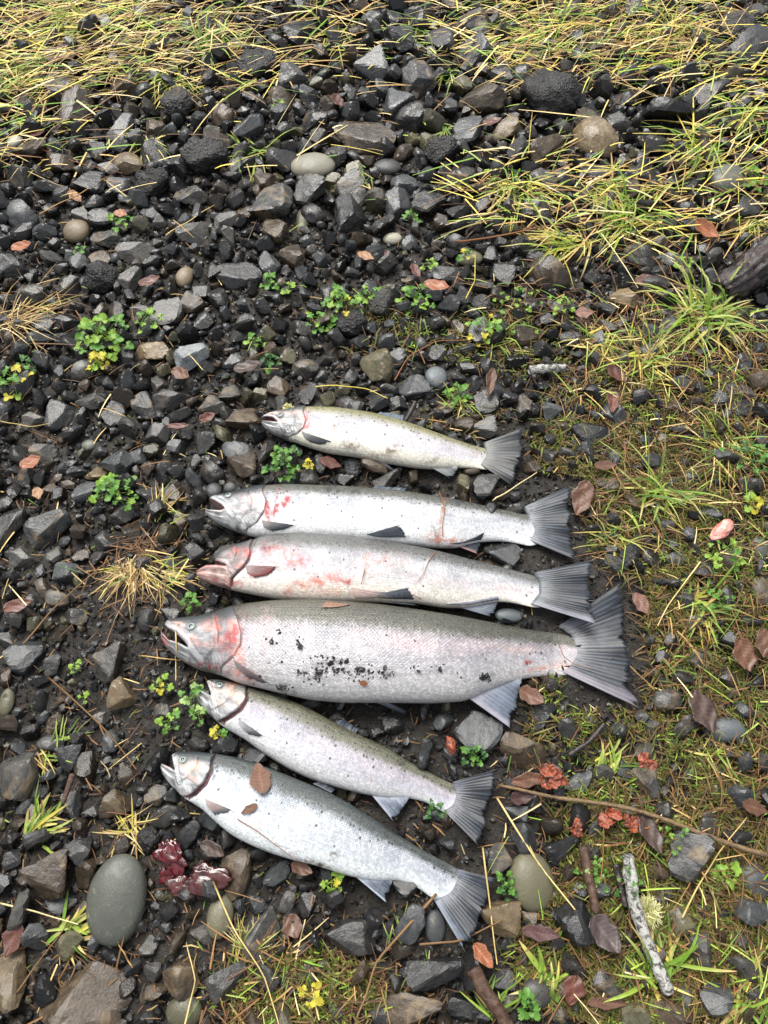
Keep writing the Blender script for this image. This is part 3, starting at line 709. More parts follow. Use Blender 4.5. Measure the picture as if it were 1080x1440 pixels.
fish_specs = [
 dict(name='fish', label='smallest silver fish lying at the top of the row, muddy pale belly', z0=0.036, hs=0.75, scale=0.62,
  D=[(367,588),(380,579.5),(393,575.5),(412,573),(428,571.5),(474,574),(523,581.5),(568,592),(625,609),(666,620),(694,625)],
  V=[(368.3,595),(373,602),(385,609.5),(400,616),(413,620.5),(434,629.5),(462,638.5),(503,644),(527,650),(584,657.5),(610,658),(640,654),(672,653)],
  UL=[(367,589.5),(375,589.5),(385,592),(392,598)], LL=[(368.3,592.5),(375,594.5),(385,597),(392,598)],
  E=[(426,578),(430.5,590),(427,601),(418,609),(406,617)], eye=(394.4,584,4.6), gill=0.0008, gdeep=.6, gillc=(0.10,0.01,0.012),
  belly=(0.74,0.70,0.60), flank=(0.58,0.555,0.585), dorsal=(0.33,0.31,0.15), pinkc=(0.62,0.5,0.56), pink=.3, back=(0.25,0.75),
  jaw=(0.50,0.50,0.50), cheek=(0.42,0.42,0.43), crown=(0.10,0.11,0.10), blush=(0.62,0.34,0.28), blush_amt=.7, crown_at=.55, spots=.35, mouthc=(0.4,0.05,0.05),
  marks=[(432,596,5,14,0,(0.6,0.2,0.18),.9),(495,627,13,6,10,MUD,.6),(552,632,13,6,-20,MUD,.65),(605,648,14,6,0,MUD,.5),(470,600,8,5,50,(0.5,0.32,0.2),.4),(530,640,26,6,8,(0.3,0.24,0.16),.5),(680,635,14,8,0,(0.35,.3,.22),.5)],
  fins=[dict(name='caudal_fin', base=[(680,623),(682,632),(680,642),(672,651)], edge=[(737.5,601),(738,625),(734,650),(722,685)], rays=14, cols=((0.40,0.38,0.33),(0.30,0.29,0.26),(0.2,0.2,0.2)), streak=.35, zt=0.032, wave=0.003),
   dict(name='anal_fin', base=[(598,653),(620,654),(654,647)], edge=[(634,673),(640,671),(645,655)], rays=8, cols=((0.5,0.48,0.44),(0.38,0.36,0.33),(0.25,0.25,0.24)), streak=.25),
   dict(name='pelvic_fin', base=[(520,645),(540,650)], edge=[(552,664),(556,662)], rays=6, cols=((0.4,0.36,0.3),(0.28,0.27,0.25),(0.2,0.2,0.2)), streak=.3),
   dict(name='pectoral_fin', base=[(424,607),(427,614)], edge=[(466,621),(455,627),(440,625)], rays=8, cols=PECT, over=True, streak=.3),
   dict(name='dorsal_fin', base=[(527,585),(566,594)], edge=[(536,578.5),(568,583)], rays=7, cols=((0.2,0.21,0.2),(0.22,0.25,0.28),(0.3,0.33,0.36)), streak=.3, zt=0.03)]),
 dict(name='fish', label='bright silver fish second from the top, open mouth and red streak behind the gill', z0=0.044, hs=0.95, scale=0.78,
  D=[(294.5,700),(303,694),(321,690.5),(345,685),(360,682.5),(399,680.5),(482,683),(565,689),(649,700),(704,709),(743,714)],
  V=[(288,720),(296,728),(306,734.5),(334,747),(360,755),(399,758),(450,759),(510,761),(571,766),(615,769),(645,768),(675,758),(704,755),(721,756),(749,760.5)],
  UL=[(295,702),(304,708),(313,714),(318,718.5)], LL=[(288,717.5),(300,719.5),(311,721.5),(318,719.5)],
  E=[(369,691),(375,704),(372,717),(361,734),(346,745)], eye=(321,697,5.4), gill=0.0008, gdeep=.6, gillc=(0.20,0.05,0.045),
  belly=(0.80,0.80,0.80), flank=(0.54,0.545,0.575), dorsal=(0.13,0.13,0.11), pinkc=(0.62,0.55,0.6), pink=.15, back=(0.32,0.66),
  jaw=(0.62,0.62,0.62), cheek=(0.46,0.47,0.50), crown=(0.035,0.045,0.05), blush=(0.60,0.36,0.34), blush_amt=.6, crown_at=.5, spots=.75, spot_lo=.15, mouthc=(0.5,0.28,0.26),
  marks=[(396,711,15,3.5,-38,RED,1.6),(389,704,2.6,22,8,DRED,1.2),(376,722,3.5,14,0,RED,1.1),(404,702,4,8,20,RED,.8),(352,705,10,8,0,(0.6,0.3,0.28),.5),(626,760,22,9,10,(0.66,0.28,0.22),.9),(622,722,3,28,10,(0.42,0.2,0.12),.55),(612,748,8,14,0,MUD,.4),(465,690,16,5,4,BLK,.9),(500,692,8,4,4,BLK,.6),(648,704,14,7,-30,(0.06,0.065,0.07),.7)],
  fins=[dict(name='caudal_fin', base=[(735,714),(742,725),(743,745),(742,759)], edge=[(804,681),(805,705),(808,745),(816,790)], rays=20, cols=((0.5,0.5,0.5),(0.20,0.24,0.29),(0.10,0.12,0.15)), streak=.95, zt=0.032),
   dict(name='anal_fin', base=[(632,764),(650,763),(672,754)], edge=[(674,780),(678,768),(682,748)], rays=9, cols=DARKF, streak=.7, over=True, lead=(0,(0.6,0.3,0.26)), zt=0.03),
   dict(name='pelvic_fin', base=[(516,752),(532,756)], edge=[(566,737),(571,746),(576,755)], rays=9, cols=DARKF, over=True, streak=.6),
   dict(name='pectoral_fin', base=[(368,732),(371,741)], edge=[(417,739),(402,745),(385,748)], rays=8, cols=((0.45,0.38,0.32),(0.24,0.22,0.20),(0.10,0.11,0.12)), over=True, streak=.35),
   dict(name='dorsal_fin', base=[(520,688),(568,693)], edge=[(530,683),(572,686)], rays=7, cols=((0.1,0.11,0.12),(0.12,0.14,0.16),(0.16,0.18,0.2)), streak=.3, zt=0.04)]),
 dict(name='fish', label='third fish from the top with blood-stained head, pink jaw and creamy belly', z0=0.047, hs=0.9, scale=0.8, zb=0.012, tail_up=0.016,
  D=[(303,789),(305,779),(315,770),(328,765.5),(349,761.5),(371,752.5),(400,750.5),(427,751),(482,753),(538,760),(593,768),(649,779.5),(704,793),(760,807)],
  V=[(276,808),(285,815),(293,818.5),(321,827),(343,833),(390,843),(445,848),(482,848),(527,847),(582,847),(627,853),(660,852),(699,843),(721,844),(749,851)],
  UL=[(303,791),(312,795.5),(322,800)], LL=[(276.5,804),(291,798),(306,798.5),(322,801)],
  E=[(351,768),(352,776),(348,788),(340,798),(331,806),(324,814)], gill=0.0040, gill_top=.2, gillc=(0.02,0.006,0.006),
  belly=(0.84,0.77,0.69), flank=(0.50,0.50,0.525), dorsal=(0.13,0.13,0.125), pinkc=(0.62,0.45,0.42), pink=.35, pink_at=-.25, back=(0.2,0.62),
  jaw=(0.78,0.56,0.50), cheek=(0.34,0.29,0.29), crown=(0.12,0.12,0.125), blush=(0.45,0.12,0.10), blush_amt=.8, crown_at=.35, spots=.6, spot_lo=.25, mouthc=(0.5,0.2,0.18),
  marks=[(285,806,12,8,0,(0.72,0.36,0.32),.7),(345,778,9,6,-20,RED,.8),(330,775,9,6,0,(0.42,.12,.1),.7),(300,816,22,4,20,RED,.5),(330,820,14,5,15,(0.66,.3,.27),.7),(395,780,26,13,10,(0.5,.17,.15),.5),(420,790,24,8,0,RED,.4),(378,770,14,7,0,DRED,.6),(448,818,18,9,0,(0.60,0.17,0.12),.6),(423,823,15,9,0,(0.60,0.22,0.16),.5),(405,832,10,8,0,(.66,.3,.22),.5),(470,812,14,5,10,(.6,.1,.08),.6),(488,818,7,5,0,RED,.75),(530,788,34,11,0,(0.50,.22,.17),.4),(470,832,60,8,4,(0.75,0.48,0.36),.5),(560,800,12,20,20,(0.3,.27,.24),.3),(620,826,22,12,0,(0.45,.42,.36),.4)],
  fins=[dict(name='caudal_fin', base=[(750,806),(758,818),(758,835),(746,849)], edge=[(841,786),(838,815),(838,845),(846,880)], rays=20, cols=((0.36,0.36,0.36),(0.13,0.15,0.18),(0.13,0.15,0.19)), streak=.9, zt=0.054, zoff=0.004, lead=(1,(0.36,0.34,0.37))),
   dict(name='anal_fin', base=[(627,849),(660,846),(700,838)], edge=[(690,867),(697,862),(702,846)], rays=9, cols=((0.55,0.5,0.5),(0.36,0.36,0.40),(0.2,0.22,0.26)), streak=.35, over=True, lift=.004),
   dict(name='pelvic_fin', base=[(494,826),(500,842)], edge=[(543,833),(536,840),(520,845)], rays=7, cols=((0.66,0.46,0.36),(0.60,0.42,0.34),(0.52,0.38,0.33)), over=True, streak=.1, label='cream pink pelvic fin pressed to the belly'),
   dict(name='pelvic_fin', base=[(530,836),(536,847)], edge=[(576,826),(586,840),(590,852)], rays=9, cols=((0.4,0.36,0.32),(0.22,0.23,0.25),(0.16,0.17,0.19)), over=True, streak=.5),
   dict(name='pectoral_fin', base=[(345,795),(348,806)], edge=[(393,797),(382,809),(360,813)], rays=9, cols=((0.42,0.3,0.27),(0.36,0.17,0.15),(0.42,0.06,0.05)), over=True, streak=.2, lead=(1,(0.6,0.05,0.04)))]),
 dict(name='fish', label='largest fish, fourth from the top, hooked jaw and black grit on its flank', z0=0.058, hs=1.35, cap=0.058, scale=1.15, zb=0.008,
  D=[(230,873.5),(235,867),(249,865),(274,862),(296,858),(318.5,852),(327,849),(348,846),(387,843),(440,843),(490,846),(540,850),(628,861),(681,868),(737,876),(786,880)],
  V=[(222.5,892),(224,898),(228,905),(238.5,915.6),(250,924.4),(266.7,935),(289,942.5),(312.6,949),(333,959),(380,971),(433,984),(483,988.5),(540,988),(610,988),(656,984),(690,967),(726,953),(755,946),(786,942)],
  UL=[(231,878),(236,884),(244,888.5),(253,896),(261,904),(266,911)], LL=[(223,889),(229,890),(236,899),(249,903),(259,908),(266,912)],
  E=[(326,851),(333,866),(339,889),(338,906),(329,922),(310,939)], eye=(269,881.5,6.6), gill=0.0010, gdeep=.6, gillc=(0.07,0.03,0.03),
  belly=(0.50,0.48,0.48), flank=(0.40,0.385,0.405), dorsal=(0.10,0.096,0.074), pinkc=(0.54,0.40,0.43), pink=.45, pink_at=0.15, back=(0.24,0.52),
  jaw=(0.42,0.42,0.43), cheek=(0.38,0.38,0.40), crown=(0.055,0.065,0.07), blush=(0.60,0.28,0.23), blush_amt=.8, crown_at=.45, spots=.35, spot_lo=.1, mouthc=(0.07,0.02,0.02),
  marks=[(225,893,6,6,0,RED,.9),(236,897,9,3,12,RED,.6),(230,905,5,8,-40,(0.55,.12,.1),.6),(300,880,13,7,0,(0.62,.25,.2),.7),(327,892,10,16,0,RED,1.0),(305,884,5,16,0,(.55,.14,.11),.6),(320,912,9,12,20,(.5,.08,.07),.6),(335,922,9,14,0,(0.66,.3,.26),.8),(300,940,30,5,14,DRED,.6),(340,945,22,10,25,(0.6,.25,.2),.6),(352,952,9,4,25,RED,.8),(345,865,4,5,0,DRED,.5),(375,890,10,30,0,(.5,.33,.33),.4),(575,905,26,7,2,(0.52,.30,.30),.35),(725,912,28,5,2,(0.56,.36,.28),.35),(742,932,6,3,0,RED,.9),(790,930,7,4,0,RED,.8),(760,940,30,3,-10,(.6,.25,.18),.6),(800,940,16,5,10,(.66,.4,.3),.6),
    (463,933,28,5,-10,BLK,.45),(485,944,30,3,6,BLK,.4),(425,945,10,3,0,BLK,.3),(445,950,14,6,0,(0.05,.05,.05),.5),(400,968,16,5,14,(0.04,.04,.04),.7),(682,953,12,4,-15,BLK,.6),(545,948,12,6,0,(0.04,.04,.04),.6),(600,945,30,3,-5,(0.05,.05,.05),.4)],
  fins=[dict(name='caudal_fin', base=[(785,881),(805,895),(805,920),(782,941)], edge=[(875,818),(884,863),(891,915),(902,997)], rays=24, cols=((0.48,0.45,0.45),(0.30,0.31,0.35),(0.12,0.14,0.17)), streak=.95, zt=0.032, wave=0.004, lead=(1,(0.50,0.42,0.44))),
   dict(name='anal_fin', base=[(658,981),(690,962),(730,948)], edge=[(718,1024),(726,1010),(731,985),(735,953)], rays=12, cols=((0.48,0.46,0.48),(0.30,0.32,0.38),(0.22,0.25,0.30)), streak=.3, zt=0.03, lead=(0,(0.55,0.48,0.52))),
   dict(name='pelvic_fin', base=[(506,978),(535,984)], edge=[(572,1006),(578,1002)], rays=8, cols=((0.42,0.4,0.41),(0.28,0.29,0.31),(0.2,0.21,0.23)), streak=.3, zt=0.022),
   dict(name='pectoral_fin', base=[(329,928),(332,938)], edge=[(382,964),(370,962),(352,955)], rays=7, cols=((0.26,0.2,0.18),(0.28,0.18,0.17),(0.2,0.15,0.15)), over=True, streak=.3),
   dict(name='dorsal_fin', base=[(458,846),(492,850)], edge=[(452,855),(470,855),(490,851)], rays=6, cols=((0.2,0.1,0.06),(0.24,0.12,0.07),(0.28,0.15,0.09)), over=True, streak=.2, label='reddish brown folded dorsal fin'),
   dict(name='adipose_fin', base=[(700,874),(716,876)], edge=[(708,868),(722,873)], rays=4, cols=DARKF, streak=.1, zt=0.05)]),
 dict(name='fish', label='olive-backed fish fifth from the top, its head tucked under the largest fish', z0=0.040, hs=0.8, scale=0.74, zb=0.006,
  D=[(289.5,956),(297,953.5),(310,953),(330,958),(350,963.5),(385,975),(422,989),(440,998),(466,1012.5),(492,1026),(543,1049),(582,1072.5),(608,1085.5),(629,1096),(642,1101)],
  V=[(272.5,975),(278,987),(284,996),(305,1015.5),(320,1026),(342,1038),(370,1059),(405,1081),(435,1095),(466,1105),(500,1113.5),(521,1118),(550,1121),(577,1121),(595,1125),(608,1130),(626,1142)],
  UL=[(290,957),(293,964),(296,972),(298,978)], LL=[(275,968.5),(283,970.5),(291,974.5),(298,979)],
  E=[(346,967),(346,982),(336,996),(318,1008),(308,1013)], eye=(309,964,5.2), gill=0.0105, gill_top=.1, gdeep=1.5, gillc=(0.035,0.003,0.006),
  belly=(0.62,0.61,0.62), flank=(0.50,0.48,0.535), dorsal=(0.165,0.16,0.105), pinkc=(0.58,0.45,0.50), pink=.4, pink_at=0.2, back=(0.2,0.62),
  jaw=(0.62,0.61,0.62), cheek=(0.42,0.42,0.43), crown=(0.16,0.17,0.16), blush=(0.60,0.34,0.26), blush_amt=.7, crown_at=.5, spots=.8, spot_lo=.15, mouthc=(0.5,0.46,0.46),
  marks=[(325,968,10,8,0,(0.6,.3,.22),.6),(330,978,8,6,0,(0.6,.32,.25),.6),(328,960,8,3,0,(0.5,.16,.06),.6),(565,1073,5,3,0,BLK,1.0),(475,1075,6,3,0,(.2,.14,.1),.6),(520,1095,4,3,0,DRED,.7)],
  fins=[dict(name='caudal_fin', base=[(636,1100),(640,1112),(636,1130),(624,1140)], edge=[(704,1080),(697,1112),(686,1155),(678,1195)], rays=18, cols=((0.45,0.42,0.45),(0.14,0.16,0.18),(0.11,0.13,0.16)), streak=.9, zt=0.032),
   dict(name='anal_fin', base=[(521,1116),(550,1118),(578,1117)], edge=[(554,1156),(562,1148),(576,1122)], rays=9, cols=PALEF, streak=.35, lead=(0,(0.5,0.5,0.54))),
   dict(name='pelvic_fin', base=[(440,1092),(462,1102)], edge=[(474,1112),(480,1110)], rays=6, cols=DARKF, streak=.3),
   dict(name='pectoral_fin', base=[(335,1010),(338,1022)], edge=[(373,1037),(362,1037),(350,1033)], rays=8, cols=((0.5,0.48,0.46),(0.34,0.32,0.29),(0.10,0.10,0.11)), over=True, streak=.3),
   dict(name='dorsal_fin', base=[(470,1018),(500,1033)], edge=[(480,1006),(504,1024)], rays=7, cols=((0.05,0.06,0.07),(0.05,0.065,0.08),(0.06,0.08,0.1)), streak=.2, zt=0.03)]),
 dict(name='fish', label='bottom fish of the row, blue-silver with a brown leaf stuck to its side', z0=0.046, hs=0.85, scale=0.82,
  D=[(240.5,1059.5),(247.5,1055.5),(258,1054.5),(272.5,1055),(297.5,1058),(322,1062),(350,1069),(385,1082),(422,1097),(460,1112.5),(479,1122),(518,1145),(556,1171),(595,1194.5),(627,1211),(647,1223)],
  V=[(223,1079),(225.5,1088),(233,1099),(255,1121),(282,1136.5),(305,1158.5),(327,1176),(360,1192),(385,1201.5),(415,1210.5),(440,1216),(466,1224.5),(497,1234),(530,1239),(551,1238),(562,1238),(585,1247),(600,1257),(611,1267)],
  UL=[(241,1061),(243,1069),(245,1077),(247,1083)], LL=[(225,1073),(233,1076),(241,1080),(247,1084)],
  E=[(297,1068),(295,1083),(285,1101),(268,1117),(258,1121)], eye=(257.5,1069,5.6), gill=0.011, gill_top=.15, gdeep=1.5, gillc=(0.035,0.003,0.006),
  belly=(0.80,0.83,0.84), flank=(0.56,0.59,0.63), dorsal=(0.075,0.09,0.088), pinkc=(0.58,0.54,0.62), pink=.3, back=(0.28,0.68),
  jaw=(0.66,0.66,0.67), cheek=(0.46,0.47,0.49), crown=(0.045,0.055,0.06), blush=(0.58,0.38,0.30), blush_amt=.6, crown_at=.5, spots=.65, spot_lo=.2, mouthc=(0.52,0.48,0.47),
  marks=[(272,1080,14,6,0,(0.58,.38,.28),.5),(262,1117,8,4,40,(.6,.25,.25),.6),(468,1205,6,7,0,MUD,.9),(445,1215,16,4,14,MUD,.9),(300,1086,5,20,0,(.1,.11,.11),.5),(330,1150,14,3,20,(.6,.4,.36),.3),(640,1235,8,14,20,(.5,.48,.5),.4)],
  fins=[dict(name='caudal_fin', base=[(640,1221),(642,1234),(632,1252),(610,1265)], edge=[(700,1236),(688,1262),(676,1300),(656,1342)], rays=18, cols=((0.34,0.35,0.38),(0.16,0.18,0.22),(0.13,0.15,0.19)), streak=1.0, zt=0.032, lead=(1,(0.36,0.39,0.43))),
   dict(name='anal_fin', base=[(498,1231),(525,1236),(553,1234)], edge=[(544,1270),(547,1260),(552,1240)], rays=9, cols=((0.55,0.55,0.6),(0.22,0.24,0.28),(0.25,0.27,0.32)), streak=.4, lead=(0,(0.6,0.62,0.66))),
   dict(name='pectoral_fin', base=[(289,1123),(291,1134)], edge=[(328,1140),(317,1145),(303,1147)], rays=8, cols=((0.6,0.46,0.4),(0.52,0.36,0.30),(0.24,0.22,0.21)), over=True, streak=.25),
   dict(name='dorsal_fin', base=[(440,1102),(466,1115)], edge=[(452,1098),(472,1110)], rays=6, cols=DARKF, streak=.2, zt=0.035)]),
]
for _sp in fish_specs: build_fish(_sp)

def in_poly(poly, x, y):
    x = np.asarray(x, float); y = np.asarray(y, float); c = np.zeros(x.shape, bool)
    n = len(poly); j = n - 1
    for i in range(n):
        xi, yi = poly[i]; xj, yj = poly[j]
        c ^= ((yi > y) != (yj > y)) & (x < (xj - xi) * (y - yi) / ((yj - yi) or 1e-9) + xi)
        j = i
    return c
_RX, _RY, _RD = -1.8, -0.9, 0.005
_rx, _ry = np.meshgrid(_RX + _RD * np.arange(720), _RY + _RD * np.arange(800), indexing='ij')
_EX = np.full(_rx.shape, 9.0)
for _f in FISH:
    _q = np.stack([_rx, _ry], -1) - _f.O
    _a, _y = _q @ _f.e, _q @ _f.n
    _m, _b = np.interp(_a, _f.ga, _f.mid), np.interp(_a, _f.ga, _f.b)
    _EX = np.minimum(_EX, np.maximum.reduce([np.abs(_y - _m) - _b * 0.92, _f.a0 - _a, _a - _f.aE - 0.03]))
def under_fish(x, y, grow=0.0):
    """is a ground point beneath a fish body (seen in plan)"""
    i = np.clip(np.round((np.asarray(x) - _RX) / _RD).astype(int), 0, 719); j = np.clip(np.round((np.asarray(y) - _RY) / _RD).astype(int), 0, 799)
    return _EX[i, j] < grow
TAIL_BOX = [(745, 815, 680, 790), (765, 845, 786, 880), (790, 900, 820, 995), (645, 703, 1080, 1195), (620, 700, 1215, 1340), (690, 738, 600, 684), (650, 738, 950, 1026), (622, 705, 838, 870), (596, 660, 648, 676), (516, 582, 1112, 1160), (492, 556, 1228, 1274), (604, 662, 1245, 1345), (735, 820, 676, 795), (503, 582, 975, 1010), (620, 686, 745, 783)]
def under_tail(px, py, m=4):
    r = np.zeros(np.shape(px), bool)
    for x0, x1, y0, y1 in TAIL_BOX: r |= (px > x0 - m) & (px < x1 + m) & (py > y0 - m) & (py < y1 + m)
    return r

# ================================================================== STONES
def ico(level):
    bm = bmesh.new(); bmesh.ops.create_icosphere(bm, subdivisions=level, radius=1)
    V = np.array([v.co[:] for v in bm.verts]); F = np.array([[v.index for v in f.verts] for f in bm.faces]); bm.free()
    V /= np.linalg.norm(V, axis=1)[:, None]
    return V, F
ICO = {k: ico(k) for k in (1, 2, 3, 4)}
def rock_shape(seed, kind, level):
    r = np.random.default_rng(seed); dirs, F = ICO[level]
    if kind == 'smooth':
        R = np.ones(len(dirs))
        for _ in range(3):
            q = r.normal(size=3); q /= np.linalg.norm(q); R *= 1 + 0.07 * (dirs @ q) * r.uniform(-1, 1) + 0.05 * (dirs @ q) ** 2
        V = dirs * R[:, None]
    else:
        npl = {'angular': int(r.integers(7, 11)), 'slate': 7, 'rough': 16}[kind]
        nrm = r.normal(size=(npl, 3)); 
        if kind == 'slate':
            nrm[:2] = [[0.05, 0.1, 1], [-0.08, 0.02, -1]]
        nrm /= np.linalg.norm(nrm, axis=1)[:, None]
        d = r.uniform(0.42, 0.9, npl)
        if kind == 'slate': d[:2] = 0.45
        if kind == 'rough': d = r.uniform(0.85, 1.05, npl)
        dots = dirs @ nrm.T
        cand = np.where(dots > 0.05, d[None] / np.maximum(dots, 0.05), 9.0)
        p = {4: 110, 3: 60}.get(level, 40) if kind != 'rough' else 20
        R = np.sum(np.minimum(cand, 3.0) ** -p, axis=1) ** (-1 / p)
        R = np.minimum(R, 1.25)
        V = dirs * R[:, None]
    if kind in ('angular', 'slate'):           # chips knocked off corners and edges
        for _ in range(5 if level >= 4 else 3 if level == 3 else 1):
            m = r.normal(size=3); m /= np.linalg.norm(m)
            if kind == 'slate': m[2] *= .35; m /= np.linalg.norm(m)
            dd = V @ m; h = dd.max() * r.uniform(0.84, 0.97)
            V = V * np.where(dd > h, h / np.maximum(dd, 1e-6), 1.0)[:, None]
    V = V - (V.max(0) + V.min(0)) / 2
    V /= (V.max(0) - V.min(0)) / 2
    if kind == 'slate': V[:, 2] *= 1.0
    if level >= 4:
        amp, fq = {'angular': (0.03, 3.0), 'slate': (0.025, 3.2), 'rough': (0.16, 3.6), 'smooth': (0.03, 1.3)}[kind]
        off = Vector(r.uniform(-50, 50, 3))
        nv = np.array([mnoise.fractal(Vector(v) * fq + off, 0.9, 2.1, 5) for v in V])
        if kind in ('angular', 'slate'):
            step = np.array([mnoise.noise(Vector(v) * 1.3 + off) for v in V])
            nv = nv + 1.6 * np.round(step * 4) / 4        # conchoidal chips and ledges
        V = V * (1 + amp * nv)[:, None]
    return V, F
PROTO = {}
for kind, cnt, lv in (('angular', 16, 4), ('slate', 7, 4), ('rough', 5, 4), ('smooth', 5, 4)):
    PROTO[kind] = []
    for q in range(cnt):
        V, F = rock_shape(100 * len(kind) + q * 7 + 3, kind, lv)
        PROTO[kind].append(fast_mesh(kind + '_stone', V, F, None, kind in ('smooth', 'rough'), [{'rough': M_CINDER, 'smooth': M_COBBLE}.get(kind, M_ROCK)]))
placed = []      # (x, y, r)
R_COL = dict(black=(0.020, 0.021, 0.023), dark=(0.036, 0.036, 0.037), slate=(0.062, 0.068, 0.074), grey=(0.066, 0.065, 0.062), brown=(0.074, 0.056, 0.039),
             tan=(0.20, 0.155, 0.095), olive=(0.125, 0.118, 0.072), pale=(0.30, 0.285, 0.225), cinder=(0.016, 0.016, 0.017), bluegrey=(0.13, 0.15, 0.165), greygreen=(0.125, 0.135, 0.115), white=(0.42, 0.41, 0.38))
def put_stone(px, py, w, h, rot, kind, col, patch, label, group=None, name=None, tall=None, lift=0.0, cnt=[0]):
    cnt[0] += 1; r = random.Random(cnt[0] * 13 + 1)
    g = G(px, py, 0.015); s = PXM(px, py)
    a, b = w / 2 / s, h / 2 / s
    el = math.atan2(CAM_H, max(0.05, abs(g[1])))             # looking down angle
    hz = (tall if tall else {'slate': 0.5, 'smooth': 0.62, 'rough': 0.8}.get(kind, 0.72)) * min(a, b)
    bb = max(0.5 * b, (b - hz * 0.55 * math.cos(el)) / math.sin(el)) 
    protos = PROTO[kind]
    o = link(name or {'rough': 'cinder_lump', 'smooth': 'cobble' if w * h > 900 else 'pebble'}.get(kind, 'stone'), protos[r.randrange(len(protos))])
    z = float(gz(g[0], g[1]))
    o.location = (g[0], g[1], z + hz * 0.55 + lift)
    tl = 0.3 if kind in (A, RO) else 0.12
    o.rotation_euler = (r.uniform(-tl, tl), r.uniform(-tl, tl), -math.radians(rot))
    fl = r.choice((-1, 1))
    o.scale = (a * 1.04, bb * 1.04, hz)
    k = r.uniform(0.4, 0.8) if kind != 'smooth' else r.uniform(.55, .9); c = R_COL[col]
    o.color = (c[0] * k, c[1] * k, c[2] * k, patch)
    tag(o, label, 'stone', group)
    placed.append((g[0], g[1], (a + bb) / 2 * 0.95))
    return o
A, SL, RO, SM = 'angular', 'slate', 'rough', 'smooth'
